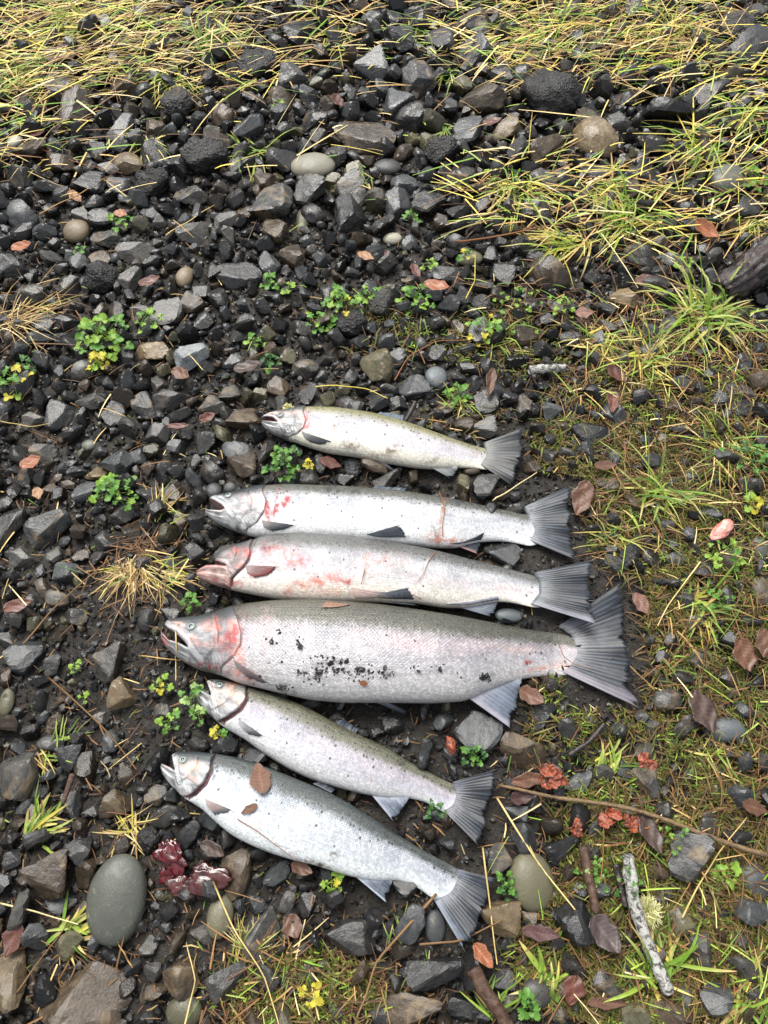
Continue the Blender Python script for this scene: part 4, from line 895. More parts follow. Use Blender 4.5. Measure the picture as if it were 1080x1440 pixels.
STONES = [
 (105,162,44,62,8,A,'brown',.5,'tall brown block-shaped stone below the dry grass, far left'),
 (200,26,38,28,0,A,'black',.1,'black stone poking through yellow straw at the top edge'),
 (364,96,56,44,0,RO,'black',.1,'rough black stone right of the tall green-yellow grass tuft near the top'),
 (416,106,46,38,0,A,'dark',.2,'dark faceted stone close right of a rough black stone near the top'),
 (422,50,52,34,-10,A,'black',.1,'low black stone half sunk in straw at the top, left of centre'),
 (440,232,60,40,0,SM,'pale',0,'pale olive round cobble right of a green grass tuft'),
 (290,229,62,48,10,RO,'cinder',0,'large crumbly black cinder lump left of a green grass tuft'),
 (384,291,62,58,-10,A,'dark',.7,'big dark stone with tan patches below the pale olive cobble'),
 (270,276,46,34,0,A,'grey',.6,'grey stone with a sandy patch under the crumbly black lump'),
 (84,228,52,38,25,A,'brown',.5,'slanted brown stone under the tall brown block-shaped stone'),
 (349,184,38,48,0,A,'slate',.2,'upright slate-grey stone above the green grass tuft'),
 (312,163,36,36,0,A,'brown',.6,'brown-grey stone above the crumbly black lump'),
 (170,180,28,44,10,A,'slate',.2,'narrow upright grey stone beside a small grass sprig, upper left'),
 (492,302,46,62,0,A,'black',.2,'tall black stone right of a smooth upright green pebble'),
 (437,272,46,44,0,A,'dark',.3,'dark stone right under the pale olive cobble'),
 (424,309,17,36,0,SM,'olive',0,'small upright green oval pebble wedged between dark stones'),
 (178,228,46,28,12,A,'tan',.5,'tan stone under dry grass left of the black cinder lump'),
 (128,258,42,40,0,A,'black',.1,'black stone left of a bluish square stone, upper left'),
 (166,258,36,30,10,A,'slate',.1,'bluish square-cut stone below a tan stone, upper left'),
 (218,262,50,40,0,RO,'cinder',0,'small crumbly cinder left of the grey stone, upper left'),
 (512,190,86,46,12,SL,'brown',.5,'broad flat brown stone lying at the top centre'),
 (21,199,21,20,0,SM,'white',0,'whitish pebble at the left edge under dry grass'),
 (46,215,44,34,0,A,'brown',.4,'brown stone beside the whitish pebble on the left'),
 (670,76,50,54,0,A,'slate',.2,'grey wedge-shaped stone standing at the top right of centre'),
 (588,117,52,46,0,A,'dark',.6,'dark stone with brown flank left of a wedge-shaped grey stone'),
 (772,143,76,68,0,RO,'cinder',0,'biggest round black crumbly lump in the straw, upper right'),
 (678,142,70,54,-10,A,'brown',.5,'broad brown stone below the wedge-shaped grey stone'),
 (705,108,40,34,0,A,'dark',.1,'dark grey stone left of the round black crumbly lump'),
 (658,190,46,44,-20,A,'slate',.2,'pointed grey stone beneath the broad brown stone'),
 (837,198,56,58,0,A,'tan',.2,'golden tan rounded stone below the round black lump'),
 (764,220,50,44,0,A,'brown',.6,'brown stone left of the golden tan stone'),
 (838,241,50,30,0,SL,'grey',.4,'flat grey-brown stone under the golden tan stone'),
 (709,187,42,30,0,A,'tan',.6,'small tan-brown stone left below the round black lump'),
 (935,156,76,56,-8,A,'black',.05,'wide black angular stone in grass, upper right'),
 (998,138,56,42,-5,A,'black',.1,'black stone right of the wide black angular stone'),
 (1048,71,66,54,5,A,'black',.02,'shiny black faceted stone near the top right corner'),
 (1024,253,56,42,-22,SM,'greygreen',0,'smooth grey-green cobble in the grass at the right edge'),
 (880,104,38,34,0,A,'black',.1,'black stone between the round lump and the wide black stone'),
 (878,134,30,28,0,A,'dark',.2,'small dark stone above the wide black angular stone'),
 (755,87,42,32,0,A,'brown',.7,'tan-brown stone above the round black crumbly lump'),
 (622,216,46,40,0,RO,'cinder',0,'crumbly black lump above a dark oval pebble at centre top'),
 (648,250,38,46,20,A,'grey',.4,'grey stone left of the large yellow grass tuft'),
 (545,230,38,24,0,SM,'dark',0,'dark oval pebble above small yellow grass, top centre'),
 (552,330,26,17,0,SM,'pale',0,'tiny pale pebble on the gravel above the yellow-green seedlings'),
 (1046,298,46,40,0,A,'dark',.1,'dark stone beneath the grey-green cobble at the right edge'),
 (1002,12,32,26,0,A,'black',.1,'black stone cut by the top edge, far right'),
 (893,354,28,32,0,SM,'olive',0,'olive pebble half hidden by yellow grass on the right'),
 (620,60,46,50,0,A,'dark',.2,'dark stone near the top edge left of the wedge-shaped stone'),
 (560,60,40,38,0,A,'black',.2,'black stone at the top edge right of centre'),
 (575,165,46,44,0,A,'dark',.3,'dark block right of the broad flat brown stone'),
 (143,390,46,48,0,RO,'cinder',0,'round crumbly black lump on the left above a pale straw tuft'),
 (183,392,36,32,-20,A,'grey',.2,'pale grey angular stone right of a round crumbly lump'),
 (259,388,23,29,15,SM,'tan',0,'tan egg-shaped pebble on the left gravel'),
 (42,414,44,38,0,A,'grey',.5,'rough grey stone above the pale straw tuft at left'),
 (334,388,64,40,0,SL,'black',.05,'flat black rectangular stone right of the tan egg-shaped pebble'),
 (305,416,34,34,0,A,'dark',.3,'dark cube-like stone under the flat black rectangular stone'),
 (232,438,50,38,-15,SL,'grey',.2,'grey slab below the tan egg-shaped pebble'),
 (211,492,56,32,0,A,'tan',.8,'olive-brown pointed stone right of the leafy green plant'),
 (268,505,48,42,15,A,'bluegrey',.1,'blue-grey chipped stone right of the olive-brown pointed stone'),
 (240,555,52,38,-20,A,'dark',.4,'dark angular stone below the blue-grey chipped stone'),
 (124,562,44,30,0,A,'grey',.3,'grey stone under the leafy green plant'),
 (80,576,36,50,5,SL,'black',.1,'dark upright slab left of the grey stone on the left'),
 (46,583,36,30,-20,A,'grey',.6,'tan-grey wedge at the left edge beside a dark slab'),
 (162,650,46,40,0,A,'slate',.2,'slate-grey stone above the green seedling at left'),
 (221,609,36,34,30,A,'dark',.3,'dark tilted square stone above a dark red leaf'),
 (338,655,40,42,0,A,'brown',.4,'brown-black stone just left of the smallest fish head'),
 (298,663,36,36,0,A,'dark',.4,'dark stone left of the brown-black stone near the smallest fish'),
 (340,586,52,36,-15,A,'brown',.4,'brown-dark stone pointing at the smallest fish snout'),
 (122,622,20,18,0,SM,'greygreen',0,'pale green pebble on the left gravel'),
 (300,688,22,25,0,SM,'slate',0,'round grey pebble above the second fish snout'),
 (323,684,18,17,0,SM,'slate',0,'small grey pebble touching the second fish head'),
 (130,660,32,22,-15,A,'tan',.2,'small tan stone left of a slate-grey stone, left side'),
 (20,373,46,40,0,A,'dark',.1,'dark stone at the left edge below an orange leaf'),
 (411,362,38,40,0,A,'brown',.5,'brown-grey stone above the yellow-green seedlings'),
 (461,407,27,36,15,A,'grey',.2,'narrow grey stone above the yellow-green seedlings'),
 (493,455,46,42,0,RO,'cinder',0,'black rough lump among the yellow-green seedlings'),
 (530,512,48,52,0,A,'olive',.8,'olive mossy stone above the smallest fish'),
 (580,542,42,38,-30,SL,'slate',.02,'dark clean-cut flat stone above the smallest fish back'),
 (614,525,30,34,0,SM,'bluegrey',0,'smooth blue-grey pebble right of the clean-cut flat stone'),
 (535,567,34,40,10,A,'black',.02,'black block touching the smallest fish back'),
 (560,568,28,24,0,A,'dark',.1,'small dark stone between black block and fin of the smallest fish'),
 (660,360,38,24,0,SM,'olive',0,'tan-green smooth pebble below the big yellow grass tuft'),
 (774,388,54,50,0,A,'brown',.6,'large brown crumbly stone under the yellow grass, right of centre'),
 (630,380,52,28,0,SL,'black',.05,'flat black stone beside a curled brown leaf'),
 (684,563,42,36,-35,SL,'black',.02,'shiny black shard with pale glints above the smallest fish tail'),
 (429,515,36,32,0,A,'grey',.3,'grey stone left of the olive mossy stone'),
 (832,607,62,40,0,SL,'black',.2,'black layered block with a pale seam right of the smallest fish'),
 (781,573,42,32,-25,A,'slate',.02,'dark pyramid-shaped stone above the black layered block'),
 (876,419,42,40,0,A,'tan',.7,'tan-brown stone left of the green grass clump on the right'),
 (905,362,48,42,0,A,'dark',.3,'dark stone near the wet dark log on the right'),
 (858,679,50,28,0,SL,'brown',.7,'flat brown stone right of the second fish tail'),
 (680,602,40,34,0,A,'grey',.5,'grey-brown stone above the smallest fish tail stalk'),
 (66,746,60,56,0,A,'slate',.4,'large slate-grey stone on the left, level with the second fish'),
 (14,742,34,62,0,A,'dark',.4,'tall dark stone cut by the left edge, level with the second fish'),
 (33,921,56,52,-10,SL,'slate',.05,'layered slate block on the left, level with the largest fish head'),
 (152,930,38,60,12,A,'grey',.5,'upright tan-grey stone on the left gravel'),
 (174,974,40,46,0,A,'tan',.6,'tan stone below an upright tan-grey stone'),
 (6,986,20,40,0,SM,'olive',0,'smooth olive pebble cut by the left edge'),
 (68,1046,38,28,0,A,'grey',.3,'grey stone left of the bottom fish head'),
 (22,1091,60,66,0,A,'grey',.6,'big grey stone with tan crust at the left edge'),
 (105,866,36,30,0,A,'grey',.4,'grey stone under the dead tan grass tuft'),
 (92,1060,34,40,15,A,'slate',.2,'slate stone beside the big tan-crusted stone'),
 (165,1265,78,114,4,SM,'greygreen',0,'biggest smooth grey-green cobble at lower left'),
 (166,1130,50,42,0,A,'brown',.6,'brown stone left of the bottom fish'),
 (66,1228,62,66,0,A,'brown',.5,'chunky brown stone left of the biggest smooth cobble'),
 (225,1146,44,32,0,A,'grey',.4,'grey stone under the gill of the bottom fish'),
 (263,1172,30,44,20,A,'black',.1,'black pointed stone above the red blood clot'),
 (330,1228,44,66,10,A,'brown',.6,'brown upright stone right of the blood clot'),
 (308,1289,36,56,8,SM,'olive',0,'olive-yellow smooth stone below the blood clot'),
 (82,1271,46,30,0,SL,'slate',.05,'thin blue slate left of the biggest smooth cobble'),
 (122,1402,124,84,-8,A,'brown',.5,'biggest brown stone at the bottom left'),
 (14,1372,50,92,0,A,'tan',.5,'tan-brown stone in the bottom left corner'),
 (254,1378,52,52,0,A,'brown',.6,'brown stone right of the biggest brown stone, bottom edge'),
 (366,1312,48,70,15,A,'grey',.4,'long grey stone at lower left of the bottom fish tail'),
 (318,1384,60,50,0,A,'grey',.3,'grey stone in fine green grass at the bottom'),
 (258,1424,50,42,0,SM,'olive',0,'olive cobble cut by the bottom edge'),
 (205,1180,36,36,0,RO,'cinder',0,'small crumbly black lump above the biggest smooth cobble'),
 (748,1240,62,76,-12,SM,'olive',0,'smooth olive cobble right of the bottom fish tail'),
 (706,1208,38,40,0,A,'grey',.4,'grey stone above the smooth olive cobble'),
 (738,1056,72,50,5,SL,'brown',.6,'broad brown-grey flat stone right of the fifth fish tail'),
 (672,1030,64,54,20,SL,'slate',.05,'grey slab under the anal fin of the largest fish'),
 (1022,1024,58,36,-5,SM,'bluegrey',0,'smooth blue-grey cobble on the right, under a brown leaf'),
 (970,1200,62,72,0,A,'dark',.5,'dark angular stone under the long twig, lower right'),
 (910,1095,42,54,0,A,'grey',.7,'tan-grey stone with an orange scrap on top'),
 (802,1292,64,72,0,A,'black',.1,'black stone left of the brown stick, lower right'),
 (790,1196,50,42,0,A,'black',.1,'black stone above the smooth olive cobble, beside the twig'),
 (878,1082,26,28,0,A,'slate',.1,'small slate pebble left of the orange-topped stone'),
 (610,1372,84,52,6,A,'black',.05,'shiny black stone below the bottom fish tail'),
 (575,1298,44,52,0,A,'slate',.1,'square grey stone left of the bottom fish tail'),
 (612,1304,28,42,0,SM,'slate',0,'smooth grey stone touching the bottom fish tail'),
 (700,1288,60,50,10,A,'tan',.8,'crusty tan stone behind the bottom fish tail'),
 (755,1398,44,40,0,SM,'grey',0,'pale grey cobble at the bottom beside a green leaf'),
 (858,1386,50,46,0,A,'grey',.5,'brown-grey stone left of the white stick end'),
 (935,1426,84,46,0,A,'brown',.5,'wide brown stone at the bottom edge under the white stick'),
 (492,1318,74,52,10,A,'dark',.4,'dark wet stone under the bottom fish anal fin'),
 (575,1420,96,44,0,A,'brown',.5,'dark brown stone on the bottom edge, centre'),
 (716,865,40,22,0,SM,'bluegrey',0,'blue-grey pebble between third and largest fish'),
 (705,776,50,42,20,SL,'slate',.05,'dark slate between the tails of second and third fish'),
 (682,688,42,40,-20,A,'dark',.2,'dark stone between the smallest fish fin and the second fish'),
 (497,657,26,32,0,RO,'slate',0,'black lump below the smallest fish belly'),
 (664,660,24,16,-10,SM,'brown',0,'flat brown pebble under the smallest fish tail stalk'),
 (936,985,44,40,0,A,'grey',.5,'grey stone right of the largest fish tail'),
 (988,800,34,28,0,A,'black',.1,'black stone below the pink flesh scrap'),
 (1072,768,26,34,0,SM,'greygreen',0,'grey-green pebble cut by the right edge'),
 (1072,830,30,44,0,SM,'brown',0,'brown cobble cut by the right edge'),
 (1062,865,44,30,0,A,'dark',.2,'dark stone under the brown cobble at the right edge'),
 (1065,1240,40,50,0,SM,'slate',0,'dark smooth stone cut by the right edge, lower right'),
 (960,600,44,30,0,A,'grey',.4,'grey stone half buried in moss on the right'),
 (1000,720,40,28,0,A,'slate',.2,'grey stone above the pink flesh scrap'),
 (960,945,40,40,0,A,'dark',.3,'dark stone left of two brown leaves on the right'),
 (150,760,34,36,0,A,'dark',.2,'dark stone left of the small dead grass tuft'),
 (645,300,36,30,0,A,'dark',.2,'dark stone left of the big yellow grass tuft base'),
 (600,290,46,40,0,A,'dark',.3,'dark stone at centre top below a crumbly lump'),
 (560,290,40,44,0,A,'slate',.2,'slate stone above the tiny pale pebble'),
 (340,235,36,30,0,A,'dark',.2,'dark stone under the green grass tuft at upper centre'),
 (30,300,44,40,0,A,'slate',.2,'slate stone at the left edge above an orange leaf'),
 (105,320,36,34,0,SM,'tan',0,'tan square pebble right of an orange leaf, left'),
 (150,330,44,32,0,A,'grey',.5,'grey-tan stone below the small upper left seedling'),
 (190,352,52,34,-15,SL,'grey',.3,'grey slab on the left above the tan egg-shaped pebble'),
 (440,300,36,30,0,A,'dark',.2,'dark stone right beside the green upright pebble'),
 (470,215,34,36,0,A,'dark',.3,'dark stone right of the pale olive cobble'),
 (900,250,48,36,0,A,'dark',.2,'dark stone in yellow grass left of the grey-green cobble'),
 (980,320,46,36,0,A,'slate',.2,'slate stone right of the yellow grass, right side'),
 (920,400,44,36,0,A,'grey',.4,'grey stone above the green grass clump on the right'),
]
for s in STONES: put_stone(*s)

# ---- plain stones between: the largest as things, the rest as one mass of gravel
CELL = 0.06
grid = {}
def gput(x, y, r): grid.setdefault((int(x // CELL), int(y // CELL)), []).append((x, y, r))
for q in placed:
    n = int(q[2] // CELL) + 1
    gput(*q)
BIG = [q for q in placed if q[2] > 0.03]
def free(x, y, r, k=0.8):
    for X, Y, R in BIG:
        if (X - x) ** 2 + (Y - y) ** 2 < ((R + r) * k) ** 2: return False
    i, j = int(x // CELL), int(y // CELL)
    for a in (i - 1, i, i + 1):
        for b in (j - 1, j, j + 1):
            for X, Y, R in grid.get((a, b), ()):
                if (X - x) ** 2 + (Y - y) ** 2 < ((R + r) * k) ** 2: return False
    return True
def zone_mask(px, py, ells):
    m = np.zeros(np.shape(px))
    for cx, cy, rx, ry, d in ells:
        q = ((px - cx) / rx) ** 2 + ((py - cy) / ry) ** 2
        m = np.maximum(m, d * sstep(1.25, 0.55, q))
    return m
GRASSY = [(110,40,240,110,.95),(300,85,150,60,.62),(480,50,150,70,.42),(40,190,90,70,.6),(850,60,260,80,.82),(880,310,180,70,.7),(1050,230,110,130,.7),(720,275,75,60,.7),
          (940,480,140,75,.95),(1020,580,130,90,.75),(930,700,140,100,.7),(1010,860,130,150,.6),(1040,1040,90,150,.5),(980,1260,150,160,.75),(1010,1400,150,90,.8),(420,1390,150,70,.8),
          (330,1360,60,50,.5),(140,1340,80,60,.35),(195,800,70,60,.6),(45,455,70,50,.5),(720,1150,110,90,.35),(760,430,90,45,.5),(860,560,90,60,.6),(840,1340,110,90,.5)]
def stone_colour(u, r):
    c = R_COL[('black', 'black', 'dark', 'dark', 'slate', 'slate', 'slate', 'grey', 'grey', 'dark', 'brown', 'brown', 'olive')[int(u * 13) % 13]]
    k = r.uniform(0.18, 0.72); return np.array(c) * k
def zone_of(px, py):
    if py < 300: return 'upper'
    if px > 760: return 'right'
    if py > 1100: return 'lower'
    if px < 280: return 'left'
    return 'middle'
import re
_CUT = r' (?=(?:below|above|left|right|in|at|under|beside|on|between|near|with|cut|of|close|half|poking|wedged|lying|standing|touching|pointing|beneath|through|just|among|level|by|behind|along)\b)'
def short(label): return re.split(_CUT, label, maxsplit=1)[0]
_sh = [short(q[8]) for q in STONES]
LANDMARKS = [(q[0], q[1], w) for q, w in zip(STONES, _sh) if _sh.count(w) == 1 and len(w.split()) >= 3]
LANDMARKS += [(420, 596, 'smallest fish'), (330, 718, 'head of the second fish'), (600, 725, 'belly of the second fish'), (300, 800, 'pink jaw of the third fish'), (250, 895, 'head of the largest fish'), (850, 905, 'tail of the largest fish'),
              (670, 1140, 'tail of the fifth fish'), (650, 1280, 'tail of the bottom fish'), (250, 1085, 'head of the bottom fish'), (790, 735, 'tail of the second fish'), (712, 640, 'tail of the smallest fish')]
USED = set()
def place_label(px, py, colour, kind):
    word = {'black': 'black', 'dark': 'dark grey', 'slate': 'bluish grey', 'grey': 'grey', 'brown': 'brown'}[colour]
    form = {'angular': 'angular stone', 'slate': 'flat stone', 'rough': 'crumbly stone'}[kind]
    for d, lx, ly, w in sorted((math.hypot(px - lx, py - ly), lx, ly, w) for lx, ly, w in LANDMARKS)[:14]:
        a = math.degrees(math.atan2(py - ly, px - lx)) % 360
        rel = ('right of', 'lower right of', 'below', 'lower left of', 'left of', 'upper left of', 'above', 'upper right of')[int((a + 22.5) // 45) % 8]
        lab = '%s %s %s the %s' % (word, form, rel, w)
        key = (rel, w)
        if key not in USED and len(lab.split()) <= 16:
            USED.add(key); return lab
    return None
rr = random.Random(21); nfill = 0; tries = 0
want = 298 - len(STONES)
while nfill < want and tries < 60000:
    tries += 1
    px, py = rr.uniform(6, 1074), rr.uniform(20, 1432)
    g = G(px, py); gr = float(zone_mask(px, py, GRASSY))
    if rr.random() < gr * 0.85: continue
    s = PXM(px, py); rad = rr.uniform(13, 19) / s * (1.25 if py < 330 else 1.0) * (1 - 0.25 * (tries > 20000))
    if under_fish(g[0], g[1], 0.012 + rad * 0.6) or under_tail(px, py, 16): continue
    if not free(g[0], g[1], rad, 0.86): continue
    z = zone_of(px, py)
    if z == 'left' and py > 820 and rr.random() < .6: continue
    kind = rr.choices((A, SL, RO), (10, 3, 1.5))[0]
    cc = rr.choice(('black', 'dark', 'dark', 'slate', 'grey', 'grey', 'brown')); lab = place_label(px, py, cc, kind)
    if lab is None: continue
    put_stone(px, py, rad * 2 * s * rr.uniform(.9, 1.25), rad * 2 * s * rr.uniform(.75, 1.05), rr.uniform(-90, 90), kind, cc, rr.choice((.05, .2, .4, .6)), lab, 'plain stones in the gravel', name='stone')
    gput(*placed[-1]); nfill += 1

def build_gravel():
    r = np.random.default_rng(3)
    pool2 = [rock_shape(900 + q, 'slate' if q % 4 == 0 else 'angular', 2)[0] for q in range(40)]
    OCT_F = np.array([[0, 2, 4], [2, 1, 4], [1, 3, 4], [3, 0, 4], [2, 0, 5], [1, 2, 5], [3, 1, 5], [0, 3, 5]])
    OCT_V = np.array([[1, 0, 0], [-1, 0, 0], [0, 1, 0], [0, -1, 0], [0, 0, 1], [0, 0, -1.]])
    pool0 = [OCT_V * r.uniform(.6, 1.3, (6, 1)) + r.normal(0, .22, (6, 3)) for _ in range(30)]
    # mid stones, packed without much overlap
    dom_x, dom_y0, dom_y1 = 1.55, -0.48, 2.9
    pool3 = [rock_shape(1200 + q, 'slate' if q % 4 == 0 else 'angular', 3)[0] for q in range(60)]
    def dens(x, y):
        px, py = P(x, y); return px, py, zone_mask(np.clip(px, 0, 1080), np.clip(py, 0, 1440), GRASSY)
    recs3, recs2, recs1 = [], [], []
    for (lo, hi, cnt, k) in ((0.017, 0.027, 7600, .80), (0.012, 0.019, 11500, .76), (0.008, 0.013, 14000, .76), (0.005, 0.0085, 15000, .74)):
        X = r.uniform(-dom_x, dom_x, cnt * 2); Y = r.uniform(dom_y0, dom_y1, cnt * 2)
        px, py, gm = dens(X, Y); fine = zone_mask(px, py, [(190, 930, 130, 160, 1.0), (60, 640, 110, 90, .6), (560, 1180, 60, 60, .7), (300, 560, 60, 50, .5), (500, 620, 300, 120, .35)])
        vis = np.abs(X) < 0.80 + 0.24 * (Y + 0.22)
        R = r.uniform(lo, hi, cnt * 2) * np.where(py < 330, 1.25, 1.0)
        uf = under_fish(X, Y, 0.004) | under_tail(px, py, 8)
        moss_m = sstep(770, 850, px) * sstep(430, 540, py)
        keep = vis & (r.random(cnt * 2) > np.maximum(gm * .72, .72 * moss_m * (vnoise(px / 45, py / 45, 4) > .38))) & ~(uf & (R > 0.006)) & ~((fine > r.random(cnt * 2)) & (R > 0.010))
        for x, y, q in zip(X[keep], Y[keep], R[keep]):
            if free(x, y, q, k): gput(x, y, q); (recs3 if q > 0.016 else recs2).append((x, y, q))
    cnt = 112000
    X = r.uniform(-dom_x, dom_x, cnt); Y = r.uniform(dom_y0, dom_y1, cnt)
    px, py, gm = dens(X, Y)
    keep = (np.abs(X) < 0.80 + 0.24 * (Y + 0.22)) & (r.random(cnt) > gm * .6)
    recs1 = np.stack([X[keep], Y[keep], r.uniform(0.0016, 0.0060, keep.sum())], -1)
    def pour(recs, pool, F, zf):
        recs = np.asarray(recs); n = len(recs); nv = len(pool[0])
        q = r.normal(size=(n, 4)); q /= np.linalg.norm(q, axis=1)[:, None]; w, x, y, z = q.T
        Rm = np.stack([1 - 2 * (y * y + z * z), 2 * (x * y - z * w), 2 * (x * z + y * w), 2 * (x * y + z * w), 1 - 2 * (x * x + z * z), 2 * (y * z - x * w), 2 * (x * z - y * w), 2 * (y * z + x * w), 1 - 2 * (x * x + y * y)], -1).reshape(n, 3, 3)
        ptype = r.integers(0, len(pool), n); base = np.array(pool)[ptype]
        sc = recs[:, 2, None] * r.uniform([.85, .7, .55], [1.25, 1.0, .85], (n, 3))
        V = np.einsum('nij,nvj->nvi', Rm, base * sc[:, None, :])
        zz = gz(recs[:, 0], recs[:, 1]) + recs[:, 2] * zf * r.uniform(.5, 1.7, n)
        V += np.stack([recs[:, 0], recs[:, 1], zz], -1)[:, None, :]
        Fall = (F[None] + (np.arange(n) * nv)[:, None, None]).reshape(-1, 3)
        pr = random.Random(4 + nv)
        C = np.array([stone_colour(pr.random(), pr) for _ in range(n)])
        return V.reshape(-1, 3), Fall, np.repeat(C, nv, 0)
    V2, F2, C2 = pour(recs2, pool2, ICO[2][1], 0.32)
    V3, F3, C3 = pour(recs3, pool3, ICO[3][1], 0.42)
    V1, F1, C1 = pour(recs1, pool0, OCT_F, 0.25)
    me = fast_mesh('gravel', np.concatenate([V2, V1, V3]), np.concatenate([F2, F1 + len(V2), F3 + len(V2) + len(V1)]), np.concatenate([C2, C1, C3]), False, [M_GRAVEL])
    tag(link('gravel', me), 'loose dark angular gravel covering the ground between the larger stones', 'gravel', kind='stuff')
    print('gravel', len(recs3), len(recs2), len(recs1), 'fill', nfill)
build_gravel()

# ================================================================== GRASS, STRAW, MOSS
STRAW_C = [lin(206,182,120), lin(190,160,100), lin(168,136,84), lin(226,210,160), lin(214,192,134), lin(120,92,62)]
GOLD_C = [lin(216,200,98), lin(198,186,82), lin(214,202,124), lin(176,172,78)]
GREEN_C = [lin(116,154,54), lin(150,178,70), lin(88,122,46), lin(158,176,92)]
BROWN_C = [lin(120,86,52), lin(98,68,42), lin(142,106,66), lin(84,60,40)]
TURF_C = [lin(96,108,48), lin(114,124,56), lin(84,90,42), lin(126,120,70), lin(112,92,58), lin(136,112,74), lin(104,80,54), lin(92,70,48)]
MOSS_C = [lin(84,90,34), lin(100,102,42), lin(66,78,30), lin(118,114,54), lin(84,68,42)]
def strip(acc, pts, widths, col, rng, fold=0.25, side=None):
    """a grass blade: a ribbon with a fold down its middle"""
    pts = np.asarray(pts); n = len(pts)
    t = np.gradient(pts, axis=0); t /= np.linalg.norm(t, axis=1)[:, None] + 1e-9
    upv = np.array([0, 0, 1.0]) if side is None else side
    s = np.cross(t, upv); s /= np.linalg.norm(s, axis=1)[:, None] + 1e-9
    w = np.asarray(widths)[:, None]
    u = np.cross(s, t)
    L, M_, R = pts - s * w + u * w * fold, pts, pts + s * w + u * w * fold
    V = np.stack([L, M_, R], 1).reshape(-1, 3)
    i = np.arange(n - 1) * 3
    F = np.concatenate([np.stack([i, i + 1, i + 4, i + 3], -1), np.stack([i + 1, i + 2, i + 5, i + 4], -1)])
    acc.add(V, F, col)
def tube(acc, pts, rad, col, k=5):
    pts = np.asarray(pts, float); n = len(pts); rad = np.broadcast_to(rad, (n,))
    t = np.gradient(pts, axis=0); t /= np.linalg.norm(t, axis=1)[:, None] + 1e-9
    ref = np.array([0, 0, 1.0]) if abs(t[0, 2]) < .8 else np.array([1.0, 0, 0])
    s = np.cross(t, ref); s /= np.linalg.norm(s, axis=1)[:, None] + 1e-9; u = np.cross(s, t)
    an = np.arange(k) * 2 * math.pi / k
    V = (pts[:, None] + rad[:, None, None] * (np.cos(an)[None, :, None] * s[:, None] + np.sin(an)[None, :, None] * u[:, None])).reshape(-1, 3)
    i, j = np.meshgrid(np.arange(n - 1), np.arange(k), indexing='ij')
    a, b = (i * k + j).ravel(), (i * k + (j + 1) % k).ravel()
    F = [np.stack([a, b, b + k, a + k], -1)]
    if k == 4: F.append(np.array([[3, 2, 1, 0], [(n - 1) * k + q for q in range(4)]]))
    else:
        for e0, sg in ((0, 1), ((n - 1) * k, -1)):
            q = np.arange(1, k - 1); F.append(np.stack([np.full(k - 2, e0), e0 + q, e0 + q + 1, e0 + q + 1], -1)[:, ::sg])
    acc.add(V, np.concatenate(F), col)
def blade_pts(o, ang, ln, lift, droop, curl, rng, n=6):
    """arching blade from o, going out along ang"""
    t = np.linspace(0, 1, n)
    a = ang + curl * t
    dx = np.concatenate([[0], np.cumsum(np.cos(a[:-1]))]) / (n - 1) * ln; dy = np.concatenate([[0], np.cumsum(np.sin(a[:-1]))]) / (n - 1) * ln
    z = lift * np.sin(np.minimum(1, t * 1.15) * math.pi * droop) 
    return np.stack([o[0] + dx, o[1] + dy, o[2] + z], -1)
class RR(random.Random):
    def pick(s, cols, j=.18):
        c = s.choice(cols); return np.asarray(c) * s.uniform(1 - j, 1 + j)
